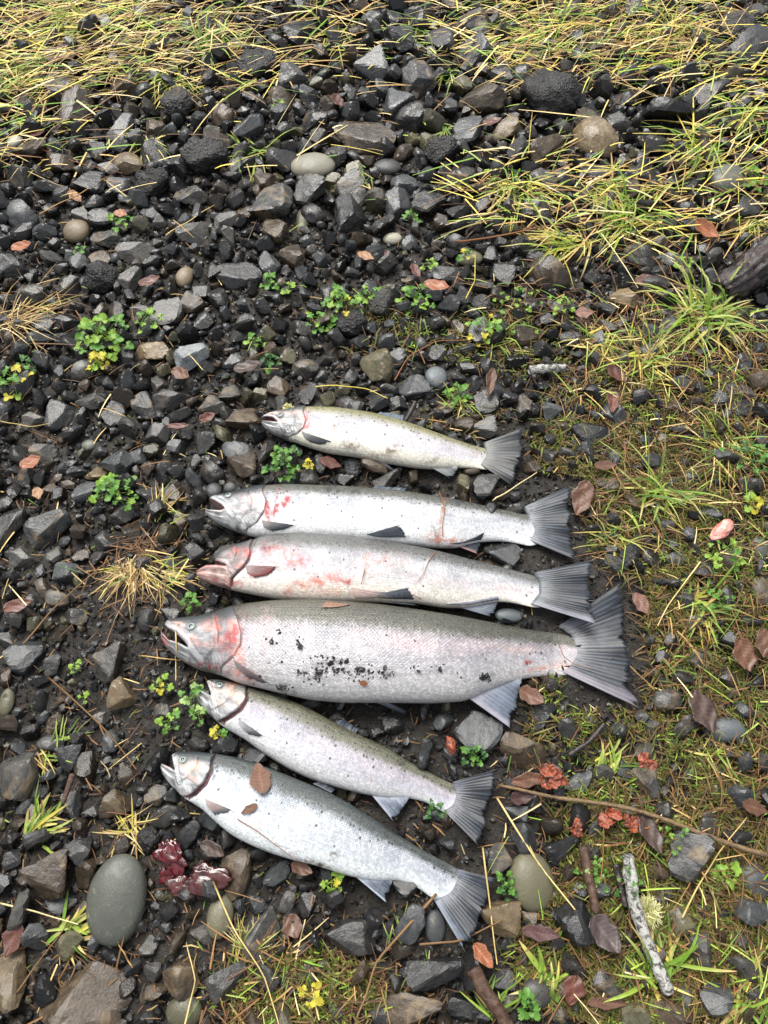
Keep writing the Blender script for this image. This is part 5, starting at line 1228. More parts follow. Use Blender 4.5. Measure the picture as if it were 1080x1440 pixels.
# (px, py, radius px, blades, green share, gold share, main direction deg in picture (0 right, 90 down) or None, width mm, label)
TUFTS = [
 (356,226,58,42,.55,.35,None,3.2,'green and yellow grass tuft left of the pale olive cobble'),
 (722,272,84,120,.35,.55,75,3.0,'big yellow-green grass tuft right of centre near the top'),
 (800,350,80,80,.15,.65,160,2.8,'flattened golden grass tuft trailing left over brown stones'),
 (880,318,96,110,.40,.45,None,3.0,'wide yellow-green grass tuft in front of the grey-green cobble'),
 (845,268,60,50,.4,.45,30,2.8,'yellow-green grass tuft under the flat grey-brown stone'),
 (985,452,84,120,.65,.25,None,3.4,'dense bright green grass clump on the right below the dark log'),
 (905,510,70,60,.4,.45,None,2.6,'thin yellowish grass clump left below the dense green clump'),
 (836,484,48,46,.45,.45,None,2.8,'small upright yellow-green tuft right of the seedling mat'),
 (1052,170,70,60,.7,.2,110,3.6,'leafy green grass at the right edge near the top'),
 (985,215,80,80,.45,.45,160,3.2,'yellow-green grass between wide black stone and grey-green cobble'),
 (505,250,46,26,.2,.6,100,2.4,'sparse yellow grass sprig right of the pale olive cobble'),
 (162,192,36,18,.6,.3,60,2.8,'small green-yellow sprig beside a narrow grey stone, upper left'),
 (212,205,50,30,.05,.6,95,2.8,'hanging pale yellow grass left of the black cinder lump'),
 (30,178,34,8,.8,.1,50,4.0,'single broad green blade clump at the left edge, upper left'),
 (300,76,70,70,.55,.35,None,3.0,'green grass tuft at the top left of centre'),
 (245,118,70,70,.2,.6,110,2.8,'yellow grass tuft sloping over stones, upper left'),
 (120,40,90,90,.15,.55,150,2.8,'pale straw-yellow tuft at the top left'),
 (40,110,80,80,.15,.5,130,2.8,'straw-yellow tuft at the left edge near the top'),
 (470,62,60,44,.35,.5,None,2.6,'thin yellow tuft at the top centre'),
 (590,52,56,40,.5,.4,100,2.8,'yellow-green sprig at the top edge right of centre'),
 (632,112,44,26,.7,.2,90,2.8,'green sprig left of the wedge-shaped grey stone'),
 (632,186,40,22,.75,.15,100,2.8,'green sprig under the broad brown stone near the top'),
 (20,462,84,44,0,.1,-20,1.6,'pale dead straw tuft spreading right from the left edge'),
 (226,724,42,34,.35,.25,-70,1.8,'small brownish tuft above the dead tan tuft'),
 (190,800,58,90,.02,.12,95,1.5,'dead tan grass tuft left of the third fish head'),
 (205,770,40,80,.0,.0,None,1.5,'dark brown withered grass root ball left of the second fish'),
 (235,812,44,40,.25,.3,20,1.8,'thin olive-tan tuft by the third fish jaw'),
 (918,700,72,54,.7,.2,None,3.4,'spreading green grass tuft right of the second fish tail'),
 (978,850,66,34,.7,.2,None,3.2,'loose green grass tuft right of the largest fish tail'),
 (52,1168,56,26,.7,.2,-50,3.4,'green blade tuft at the left, level with the bottom fish'),
 (100,1312,56,22,.75,.15,-30,4.0,'broad green blades left below the biggest smooth cobble'),
 (188,1172,44,40,.0,.2,None,1.8,'small dead straw tuft above the biggest smooth cobble'),
 (345,1342,48,60,.7,.1,-70,1.3,'fine hair-like green grass at the bottom left of centre'),
 (60,1065,44,16,.35,.3,40,2.2,'pale limp grass sprig at the left below the layered slate'),
 (925,1362,80,36,.75,.15,-80,4.2,'long broad green blades right of the white stick'),
 (1055,1400,70,36,.7,.2,None,3.2,'green grass at the bottom right corner'),
 (768,1395,60,14,.75,.15,-85,5.0,'upright green-yellow blades at the bottom, right of centre'),
 (850,1082,44,18,.75,.1,-50,3.4,'small green tuft above the long twig'),
 (925,1140,40,14,.8,.1,20,3.4,'few green blades just above the long twig, right'),
 (1000,1060,40,16,.6,.2,None,2.6,'small grass sprig below the smooth blue-grey cobble'),
 (690,1420,44,14,.8,.1,-60,3.0,'green blades at the bottom edge right of the bottom fish tail'),
 (560,1320,36,12,.8,.1,-80,1.6,'thin green blades left of the bottom fish tail'),
 (700,480,60,40,.45,.3,None,1.6,'wispy grass among seedlings above the smallest fish'),
 (645,570,36,26,.7,.2,None,1.6,'fine green sprig above the smallest fish tail'),
 (1060,320,60,50,.2,.5,150,2.2,'straw-yellow tuft at the right edge above the dark log'),
 (770,70,90,80,.1,.45,None,2.2,'matted straw tuft at the top right of centre'),
 (930,60,100,90,.1,.45,None,2.2,'matted straw tuft at the top right'),
 (90,1040,40,14,.8,.1,-20,2.2,'thin green sprig on the left gravel above the tan-crusted stone'),
 (860,760,50,30,.6,.3,None,2.0,'thin grass right of the third fish tail'),
 (1020,640,70,50,.5,.3,None,1.8,'fine grass in the moss on the right'),
]
def build_tuft(i, spec):
    px, py, rpx, nb, gs, ys, dr, wmm, label = spec
    if py < 400: gs, nb, rpx = min(.9, gs + .16), int(nb * .72), rpx * .88
    r = RR(500 + i); g = G(px, py); g[2] = float(gz(g[0], g[1])) + 0.004; s = PXM(px, py)
    L = rpx / s; acc = Acc()
    for q in range(nb):
        if dr is None: ang = r.uniform(0, 2 * math.pi)
        else: ang = -math.radians(dr) + r.gauss(0, 0.75)
        o = g + np.array([r.gauss(0, .19 * L), r.gauss(0, .19 * L), 0])
        u = r.random() * (.8 if py < 400 else 1.0); ln = L * r.uniform(.4, 1.2)
        base_c = r.pick(GREEN_C) if u < gs else r.pick(GOLD_C) if u < gs + ys else r.pick(STRAW_C if 'root ball' not in label else BROWN_C)
        tip_c = base_c * .9 + .1 * r.pick(STRAW_C) if r.random() < .6 else r.pick(STRAW_C if 'root' not in label else BROWN_C)
        n = 7; pts = blade_pts(o, ang, ln, ln * (r.uniform(.12, .5) if u < gs else r.uniform(.04, .24)), r.uniform(.45, .85), r.uniform(-.3, .3), r, n)
        pts[:, 2] = np.maximum(pts[:, 2], g[2] + 0.006 + 0.01 * r.random())
        t = np.linspace(0, 1, n)
        w = wmm * .001 * r.uniform(.45, 1.0) * (1.05 if py < 400 else .9) * np.interp(t, [0, .35, .8, 1], [.7, 1, .6, .06])
        C = np.repeat(mix(base_c, tip_c, sstep(.35, 1, t)), 3, 0)
        strip(acc, pts, w, C, r, r.uniform(.1, .5))
    o = link('grass_tuft', acc.mesh('grass_tuft', M_BLADE, True, g), loc=g)
    tag(o, label, 'grass', 'grass tufts')
for i, t_ in enumerate(TUFTS): build_tuft(i, t_)

def build_straw_litter():
    r = RR(77); acc = Acc(); n = 0; rn = np.random.default_rng(8)
    X, Y = rn.uniform(-1.5, 1.5, 110000), rn.uniform(-.46, 2.85, 110000)
    PX, PY = P(X, Y); PX, PY = np.clip(PX, 0, 1080), np.clip(PY, 0, 1440)
    D = zone_mask(PX, PY, GRASSY)
    keep = (np.abs(X) < .78 + .24 * (Y + .22)) & (rn.random(110000) < D * D + .02) & ~under_fish(X, Y, .012) & ~under_tail(PX, PY)
    for x, y, px, py in list(zip(X[keep], Y[keep], PX[keep], PY[keep]))[:13500]:
        z = float(gz(x, y)); right = px > 740 and py > 330; top = py < 340
        ln = r.uniform(.03, .12) * (r.uniform(.6, 2.2) if top else .8)
        ang = r.gauss(0.35 if px < 480 else -.1 if px < 700 else .35, .55) if top else r.uniform(0, math.pi)
        if r.random() < .5: ang += math.pi
        h = z + r.uniform(.010, .040) * (1.2 if top else .75)
        t = np.linspace(0, 1, 4); a = ang + r.uniform(-.14, .14) * t
        pts = np.stack([x + np.cumsum(np.cos(a)) * ln / 4, y + np.cumsum(np.sin(a)) * ln / 4, h + r.uniform(-.012, .008) * t + .003 * np.sin(t * math.pi)], -1)
        col = r.pick(STRAW_C + (GOLD_C[:2] if top else BROWN_C), .3) if r.random() < (.85 if top else .4) else r.pick(BROWN_C, .3)
        if top and r.random() < .15: continue
        if r.random() < (.16 if right else .22 if top else .1): col = r.pick(GREEN_C)
        wd = r.uniform(.0005, .0022) * (1.0 if top else .6)
        if under_fish(pts[-1, 0], pts[-1, 1], .004): continue
        strip(acc, pts, wd * np.array([1, 1, .9, .4]), col, r, r.uniform(.1, .6))
    tag(link('straw_litter', acc.mesh('straw_litter', M_STRAW)), 'matted dry straw and dead grass lying over soil and stones', 'straw', kind='stuff')
build_straw_litter()

MOSSY = [(900,600,150,110,1.0),(1020,650,110,110,1.0),(900,760,70,90,.7),(960,800,120,110,.9),(1000,930,110,100,.7),(840,1210,60,60,.8),(900,1230,140,120,1.0),(1000,1300,120,140,1.0),(860,1350,140,90,.9),
         (720,480,110,50,.5),(540,470,60,50,.6),(800,640,60,60,.7),(880,520,100,50,.6),(430,1390,130,60,.5),(720,960,60,50,.8),(770,1010,90,40,.5),(960,1100,130,60,.5),(650,590,60,30,.4),(1040,1100,70,100,.4)]
def build_moss():
    r = RR(78); acc = Acc(); rn = np.random.default_rng(9)
    PX, PY = rn.uniform(-40, 1120, 190000), rn.uniform(380, 1470, 190000)
    D = np.maximum(zone_mask(PX, PY, MOSSY), .55 * sstep(760, 830, PX) * sstep(480, 560, PY)) * sstep(.24, .46, vnoise(PX / 34, PY / 34, 2))
    Gp = G(PX, PY)
    keep = (rn.random(190000) < D + .004) & ~under_fish(Gp[:, 0], Gp[:, 1], .006) & ~under_tail(PX, PY)
    idx = np.nonzero(keep)[0][:36000]; Zs = gz(Gp[idx, 0], Gp[idx, 1]); U = vnoise(PX[idx] / 50 + 9, PY[idx] / 50, 5)
    for q, z, u in zip(idx, Zs, U):
        ang = r.uniform(0, 6.28); ln = r.uniform(.006, .022); el = r.uniform(.2, 1.2)
        o = np.array([Gp[q, 0], Gp[q, 1], z + r.uniform(.002, .014)]); dv = np.array([math.cos(ang) * math.cos(el), math.sin(ang) * math.cos(el), math.sin(el) * .7])
        pts = np.stack([o, o + dv * ln * .55, o + dv * ln + np.array([0, 0, -.15 * ln])])
        col = r.pick(MOSS_C) if r.random() < .78 else r.pick(GREEN_C if u > .5 else BROWN_C)
        strip(acc, pts, np.array([.0007, .0011, .0003]) * r.uniform(.7, 1.3), col, r, .3)
    tag(link('moss', acc.mesh('moss', M_MOSS)), 'short olive moss and fine ground cover on the right side', 'moss', kind='stuff')
build_moss()
def build_turf():
    """short flattened green and fading blades woven through the moss"""
    r = RR(81); acc = Acc(); rn = np.random.default_rng(12); M0 = 34000
    PX, PY = rn.uniform(-30, 1110, M0), rn.uniform(380, 1470, M0)
    D = np.maximum(zone_mask(PX, PY, MOSSY), .5 * sstep(770, 840, PX) * sstep(420, 520, PY)) * sstep(.25, .55, vnoise(PX / 60 + 4, PY / 60, 6))
    Gp = G(PX, PY); keep = (rn.random(M0) < D) & ~under_fish(Gp[:, 0], Gp[:, 1], .02) & ~under_tail(PX, PY)
    idx = np.nonzero(keep)[0][:9500]; Zs = gz(Gp[idx, 0], Gp[idx, 1])
    for q, z in zip(idx, Zs):
        ln = r.uniform(.018, .055); o = np.array([Gp[q, 0], Gp[q, 1], z + .004])
        pts = blade_pts(o, r.uniform(0, 6.28), ln, ln * r.uniform(.1, .5), r.uniform(.5, .95), r.uniform(-.6, .6), r, 4)
        if under_fish(pts[-1, 0], pts[-1, 1], .004): continue
        strip(acc, pts, np.array([.8, 1, .7, .1]) * r.uniform(.0006, .0017), r.pick(TURF_C, .3), r, r.uniform(.1, .5))
    tag(link('short_grass', acc.mesh('short_grass', M_BLADE)), 'short flattened green grass woven through the moss on the right', 'grass', kind='stuff')
build_turf()
def build_crumbs():
    """short brown bits of dead stalk and bark everywhere, thickest at right"""
    r = RR(79); acc = Acc(); rn = np.random.default_rng(10)
    PX, PY = rn.uniform(-30, 1110, 60000), rn.uniform(0, 1470, 60000)
    D = np.maximum.reduce([np.full(60000, .08), zone_mask(PX, PY, MOSSY) * .9, zone_mask(PX, PY, GRASSY) * .8])
    Gp = G(PX, PY); keep = (rn.random(60000) < D) & ~under_fish(Gp[:, 0], Gp[:, 1], .004) & ~under_tail(PX, PY)
    idx = np.nonzero(keep)[0][:11000]; Zs = gz(Gp[idx, 0], Gp[idx, 1])
    for q, z in zip(idx, Zs):
        ang = r.uniform(0, 6.28); ln = r.uniform(.006, .034)
        dv = np.array([math.cos(ang), math.sin(ang), r.uniform(-.25, .25)]) * ln; o = np.array([Gp[q, 0], Gp[q, 1], z + r.uniform(.002, .013)])
        pts = np.stack([o, o + dv * .5 + np.array([r.gauss(0, .05) * ln, r.gauss(0, .05) * ln, .001]), o + dv])
        strip(acc, pts, np.array([.8, 1.1, .6]) * r.uniform(.0004, .0013), r.pick(BROWN_C if r.random() < .92 else STRAW_C, .4) * (.55 if r.random() < .6 else .9), r, r.uniform(-.3, .6))
    tag(link('plant_litter', acc.mesh('plant_litter', M_STRAW)), 'short brown bits of dead stalk scattered between stones', 'litter', kind='stuff')
build_crumbs()

# ---- single long straws (things)
STRAWS = [
 ([(0,226),(45,244),(92,264)],1.3,'long straw slanting down from the left edge below the dry grass'),
 ([(32,200),(100,226),(172,244)],1.3,'long straw crossing the slanted brown stone, upper left'),
 ([(55,301),(105,276),(153,248)],1.6,'pale straw rising to the right under the bluish square stone'),
 ([(233,331),(268,309),(302,288)],1.4,'straw left of the big dark stone with tan patches'),
 ([(614,1257),(570,1306),(528,1353),(515,1400),(502,1430)],2.4,'bent pale stalk leaning on the bottom fish tail stalk'),
 ([(590,1328),(644,1324),(672,1311),(706,1294)],2.0,'pale straw lying across the bottom fish tail'),
 ([(679,1192),(685,1240),(692,1300),(699,1356)],1.6,'thin straw hanging from the fifth fish tail tip downward'),
 ([(33,905),(70,862),(111,822),(156,786)],1.8,'long straw pointing at the dead tan tuft from lower left'),
 ([(65,950),(105,985),(139,1017),(165,1046),(192,1082)],2.0,'long straw slanting toward the bottom fish head'),
 ([(196,922),(230,926),(262,930)],1.4,'straw lying level under the largest fish jaw'),
 ([(247,886),(248,920),(247,957)],1.3,'upright straw crossing the largest fish jaw'),
 ([(693,704),(722,686),(755,664)],1.5,'straw above the second fish tail stalk'),
 ([(699,1122),(730,1172),(762,1222),(800,1268),(836,1314)],1.8,'long straw running from the twig past the smooth olive cobble'),
 ([(0,592),(40,600),(70,596)],1.2,'short straw at the left edge near a dark slab'),
 ([(640,340),(690,335),(745,322),(790,316)],2.4,'long brown stem under the big yellow grass tuft'),
 ([(655,420),(668,395),(668,352)],1.6,'thin stem standing by the tan-green smooth pebble'),
 ([(555,535),(575,500),(612,480),(660,478)],1.4,'curved reddish stem left of the seedling mat'),
 ([(440,545),(470,541),(520,548),(545,560)],1.6,'green-tan stem lying above the smallest fish head'),
 ([(700,660),(640,690),(700,700)],.1,''),
 ([(20,1400),(60,1345),(95,1300)],1.4,'straw in the bottom left corner'),
 ([(260,1440),(275,1380),(262,1325)],1.4,'straw beside the olive cobble at the bottom edge'),
 ([(186,1360),(168,1330),(166,1325)],1.4,'short straw poking from under the biggest smooth cobble'),
 ([(300,1240),(330,1310),(372,1372),(392,1440)],1.6,'straw crossing the lower left gravel right of the olive-yellow stone'),
 ([(0,1270),(50,1282),(110,1300)],1.6,'straw left of the biggest smooth cobble'),
 ([(985,790),(940,850),(925,880)],1.5,'straw below the pink flesh scrap'),
 ([(960,1290),(985,1240),(1010,1200),(1050,1150)],1.6,'straw right of the dark angular stone, lower right'),
 ([(900,270),(960,255),(1020,215),(1070,190)],2.0,'long green-yellow stem across the upper right grass'),
 ([(845,1240),(850,1170),(842,1120)],1.2,'thin stem standing beside the brown stick'),
 ([(920,970),(880,930),(860,925)],1.2,'straw right of the largest fish tail tip'),
 ([(618,692),(626,715),(622,740),(624,764)],1.0,'thin reddish root lying across the second fish before its anal fin'),
 ([(786,905),(792,922),(806,934),(832,940)],.7,'hair-thin brown strand on the largest fish tail stalk'),
 ([(334,1152),(358,1166),(385,1186),(414,1208)],.8,'thin reddish strand on the bottom fish belly'),
 ([(513,800),(511,810),(508,822)],1.1,'short brown twig bit on the third fish belly'),
 ([(612,776),(602,790),(596,806),(586,820)],.8,'thin brown stem across the third fish flank'),
 ([(580,836),(600,846),(622,858)],.6,'hair-thin reddish strand near the third fish vent'),
 ([(770,1440),(800,1390),(812,1372)],1.5,'stalk at the bottom edge left of a maroon leaf'),
]
for i, (pl, wmm, label) in enumerate(STRAWS):
    if not label: continue
    r = RR(900 + i); acc = Acc(); q = curve(pl, 14); pts = []
    for k, (x, y) in enumerate(q):
        z = .030 + .006 * math.sin(k * .8 + i)
        for f in FISH:
            g = G(x, y, .06); zz, ins = f.surf(g[0], g[1])
            if ins: z = max(z, float(zz) + .004)
        pts.append(G(x, y, z))
    pts = np.array(pts); pts[:, 2] = gsmooth(pts[:, 2], 1)
    c = r.pick(STRAW_C) if 'green' not in label else r.pick(GOLD_C)
    if 'reddish' in label or 'brown' in label: c = lin(140, 92, 58)
    tube(acc, pts, wmm * .001 * np.linspace(1, .55, 14), c, 5)
    o = link('straw_stem', acc.mesh('straw_stem', M_STRAW, True, pts[0]), loc=pts[0]); tag(o, label, 'straw', 'single long straws')

# ================================================================== SMALL GREEN PLANTS
def lobed_leaf(seed, lobes=3):
    """a crowfoot leaf: deep lobes with teeth, on a thin stalk; base at the origin, pointing +x"""
    r = random.Random(seed); pts = []
    n = 46
    for k in range(n):
        t = k / (n - 1); a = (t - .5) * 2 * 2.35
        R = .55 + .45 * abs(math.cos(a * lobes / 2 * .98)) ** .7 + .10 * math.sin(k * 2.1 + seed) * (1 if abs(a) < 2.1 else .3)
        R *= (1 - .18 * abs(a) / 2.35) * r.uniform(.95, 1.05)
        pts.append((.62 + R * .62 * math.cos(a), R * .62 * math.sin(a)))
    V = [(.55, 0, .02)]; F = []; C = [np.ones(3) * .8]
    rings = (.35, .7, 1.0)
    for q in rings:
        for (x, y) in pts:
            X, Y = .55 + (x - .55) * q, y * q
            V.append((X, Y, .10 * math.sin(3 * math.atan2(Y, X - .55 + 1e-6) + seed) * q * q + .05 * q)); C.append(np.ones(3) * (.85 + .3 * q * (.6 + .4 * r.random())))
    for k in range(n - 1):
        F.append((0, 1 + k, 2 + k, 2 + k))
        for j in range(2):
            a = 1 + j * n + k; F.append((a, a + n, a + n + 1, a + 1))
    b = len(V)
    for k in range(6):                       # leaf stalk, 3 sided
        t = k / 5
        for m in range(3):
            V.append((-1.1 + 1.66 * t, .035 * math.cos(m * 2.1), -.45 * (1 - t) ** 1.5 + .035 * math.sin(m * 2.1))); C.append(np.array([.9, .9, .8]))
    for k in range(5):
        for m in range(3):
            a, c = b + k * 3 + m, b + k * 3 + (m + 1) % 3
            F.append((a, c, c + 3, a + 3))
    return np.array(V, float), np.array(F), np.array(C)
GLEAF = {}
for nm, c in (('green', lin(92, 138, 56)), ('lime', lin(132, 168, 66)), ('yellow', lin(190, 180, 62)), ('deep', lin(60, 104, 48)), ('pale', lin(150, 178, 110))):
    GLEAF[nm] = []
    for q in range(4):
        V, F, C = lobed_leaf(q * 5 + len(nm), 3 if q < 3 else 5)
        GLEAF[nm].append(fast_mesh('lobed_leaf', V, F, C * c, True, [M_LEAF]))
# px, py, spread px, leaves, leaf px, palette, label
PLANTS = [
 (148,484,46,22,20,('green','lime','green'),'largest leafy green plant, on the left gravel'),
 (143,518,18,7,18,('yellow','yellow','lime'),'yellow-leaved tip under the largest leafy green plant'),
 (212,462,24,7,16,('green','lime'),'small green plant right of the largest leafy plant'),
 (28,548,30,9,18,('green','lime','yellow'),'green and yellow plant at the left edge'),
 (48,520,22,6,14,('green','deep'),'small green plant just above the left edge plant'),
 (168,700,34,20,17,('green','lime','green'),'leafy green plant on the left, level with the second fish'),
 (402,662,30,18,14,('green','deep','green'),'green plant between the smallest fish and the second fish'),
 (436,664,9,5,11,('yellow',),'yellow-flecked leaves right of the plant above the second fish'),
 (168,318,20,7,16,('lime','green'),'small bright seedling on the upper left gravel'),
 (395,156,12,4,14,('lime',),'single bright seedling at the top, right of the upright slate stone'),
 (482,440,34,16,16,('yellow','lime','green'),'yellow-green seedling mat, left of centre'),
 (448,462,24,8,15,('green','lime'),'green seedlings at the left end of the seedling mat'),
 (585,428,28,12,16,('green','lime'),'green plant below a curled brown leaf at centre'),
 (520,425,20,8,14,('lime','green'),'small bright plant in the middle of the seedling mat'),
 (380,408,16,5,14,('green',),'small green seedling left of the seedling mat'),
 (408,415,12,4,12,('lime',),'tiny bright seedling above the seedling mat'),
 (603,380,12,4,13,('lime',),'tiny lime seedling above the curled brown leaf'),
 (362,488,16,6,14,('lime','green'),'lime seedling beside dark brown leaves, left of centre'),
 (383,518,16,6,14,('green','deep'),'green seedling under dark brown leaves, left of centre'),
 (680,470,30,12,15,('yellow','lime','green'),'yellow-green plant right of the seedling mat'),
 (720,440,50,14,11,('green','lime'),'trailing small-leaved plant above the smallest fish tail'),
 (640,562,22,11,12,('lime','green'),'bright green plant above the smallest fish tail stalk'),
 (580,318,14,5,13,('green',),'small green seedling above the flat black stone'),
 (655,370,14,5,13,('green','yellow'),'seedling beside the tan-green smooth pebble'),
 (272,852,14,6,16,('green',),'green seedling at the largest fish crown'),
 (244,1018,18,6,16,('lime','green'),'pale green seedling left of the fifth fish jaw'),
 (232,968,16,5,15,('lime','yellow'),'yellow-green seedling left of the fifth fish snout'),
 (278,985,20,9,15,('deep','green','pale'),'green leaves around the fifth fish jaw'),
 (285,1008,16,7,14,('green','pale'),'green leaves below the fifth fish jaw'),
 (312,1036,12,5,14,('yellow','green'),'yellow-green leaves under the fifth fish throat'),
 (662,1062,20,10,13,('deep','green'),'round-leaved green plant above the fifth fish tail'),
 (612,1140,18,6,12,('deep',),'small deep green leaves under the fifth fish tail stalk'),
 (710,1246,17,12,13,('green','deep'),'bright round-leaved plant right of the bottom fish tail'),
 (1018,1228,16,4,26,('lime',),'large light green leaf plant at lower right'),
 (467,1240,16,5,24,('lime','yellow'),'yellow-green round leaves under the bottom fish belly'),
 (436,1396,14,3,26,('yellow',),'single yellow lobed leaf plant at the bottom'),
 (1010,790,34,12,16,('green','lime'),'green plant below the pink flesh scrap on the right'),
 (1040,655,34,14,14,('green','deep'),'green leaves in the moss at the right edge'),
 (1050,715,16,5,18,('lime','yellow'),'yellow-green leaf right of the pink flesh scrap'),
 (790,440,24,8,11,('lime',),'lime seedling left of the tan-brown stone'),
 (960,380,16,4,14,('lime',),'single lime leaf near the dark log'),
 (1050,262,22,8,18,('lime','green'),'bright leaves at the right edge above the grey-green cobble'),
 (930,105,12,4,14,('lime',),'lime leaf in straw near the shiny black faceted stone'),
 (775,35,14,4,14,('lime','yellow'),'yellow-green leaf at the top edge, right'),
 (210,80,14,4,13,('green',),'small green leaf in the top left straw'),
 (740,1410,16,5,24,('green',),'green serrated leaves at the bottom, left of the pale grey cobble'),
 (870,1240,40,14,11,('green','deep'),'small green leaves between brown stick and white stick'),
 (825,1225,26,10,12,('pale','green'),'pale green leaves left of the brown stick'),
 (940,1180,30,10,11,('green','lime'),'small green leaves left of the dark angular stone'),
 (115,360,12,4,12,('green',),'tiny seedling above the round crumbly black lump, left'),
 (125,985,10,4,11,('lime',),'tiny seedling left of the tan stone on the left gravel'),
 (112,944,10,3,12,('lime',),'tiny lime seedling left of an upright tan-grey stone'),
 (1005,850,20,7,14,('green',),'green leaves within the loose grass right of the largest fish'),
]
for i, (px, py, spd, nl, lpx, pal, label) in enumerate(PLANTS):
    r = random.Random(300 + i); g = G(px, py); s = PXM(px, py); z = float(gz(g[0], g[1]))
    root = empty('seedling' if nl < 8 else 'leafy_plant', (g[0], g[1], z)); tag(root, label, 'plant', 'small green plants')
    nl = int(nl * 1.4)
    for k in range(nl):
        a = k * 2.4 + r.uniform(-.5, .5); d = math.sqrt((k + .3) / nl) * spd / s * r.uniform(.7, 1.05)
        o = link('leaf', GLEAF[r.choice(pal)][r.randrange(4)], root)
        sz = lpx / s / 1.45 * r.uniform(.6, 1.2)
        c = max(0.0, d - .6 * sz)
        o.location = (math.cos(a) * c, math.sin(a) * c, .020 + .022 * (1 - k / nl) * r.uniform(.6, 1.3) * min(1.6, spd / 22))
        o.rotation_euler = (r.uniform(-.35, .35), r.uniform(-.1, .45), a + r.uniform(-.5, .5)); o.scale = (sz, sz, sz)

# ================================================================== FALLEN LEAVES
def dead_leaf(seed, curl, fold, serr=.05):
    r = random.Random(seed); nu, nv = 33, 11; V, C = [], []
    for i in range(nu):
        t = i / (nu - 1)
        half = (math.sin(math.pi * t ** .82) ** .75) * (1 + serr * math.sin(i * 2.5) + .07 * math.sin(i * .6 + seed * 2)) + .012
        for j in range(nv):
            v = (j / (nv - 1) - .5) * 2
            x = (t - .5) * 2 - .10 * abs(v) * (1 - t); y = v * half * (1 + (.10 * math.sin(seed * 3 + i * .35) if v > 0 else .10 * math.cos(seed * 5 + i * .4)))
            vein = abs(((t * 9 - abs(v) * 1.3) % 1) - .5) * 2
            z = fold * abs(v) * half * .8 + curl * (x * x) + .025 * (1 - vein) * abs(v) + .05 * math.sin(x * 4 + seed) * v + .045 * math.sin(7 * x + 5 * v + seed)
            V.append((x, y, z)); C.append(np.ones(3) * ((1.5 if abs(v) < .1 else 1.0) * (.72 + .45 * (1 - vein) ** 2) * (.9 + .2 * r.random())))
    V = np.array(V); F = []
    for i in range(nu - 1):
        for j in range(nv - 1):
            a = i * nv + j; F.append((a, a + nv, a + nv + 1, a + 1))
    dn = V.copy(); dn[:, 2] -= .008; n1 = len(V); F = np.array(F)
    rim = np.concatenate([np.arange(nv), np.arange(1, nu) * nv + nv - 1, (nu - 1) * nv + np.arange(nv - 2, -1, -1), np.arange(nu - 2, 0, -1) * nv]); r2 = np.roll(rim, -1)
    F = np.concatenate([F, F[:, ::-1] + n1, np.stack([rim, r2, r2 + n1, rim + n1], -1)])
    # stalk
    sv, sf = [], []; b = 2 * n1
    for k in range(4):
        for m in range(3): sv.append((-1.02 - .11 * k, .02 * math.cos(m * 2.1) + .02 * k * k * .3, .02 * math.sin(m * 2.1) + curl))
    for k in range(3):
        for m in range(3):
            a, c = b + k * 3 + m, b + k * 3 + (m + 1) % 3; sf.append((a, c, c + 3, a + 3))
    V = np.concatenate([V, dn, np.array(sv)]); F = np.concatenate([F, np.array(sf)])
    return fast_mesh('fallen_leaf', V, F, np.concatenate([C, C, np.ones((12, 3)) * .6]), True, [M_LITTER])
DL = [dead_leaf(q, cu, fo) for q, (cu, fo) in enumerate(((.18, .25), (.05, .1), (.3, .35), (-.12, .18), (.1, .5), (.22, .05)))]
LC = dict(orange=lin(138,84,54), tan=lin(146,108,76), brown=lin(96,66,50), red=lin(88,50,40), dark=lin(64,47,40), maroon=lin(70,44,44), pink=lin(116,84,74), purple=lin(70,58,58))
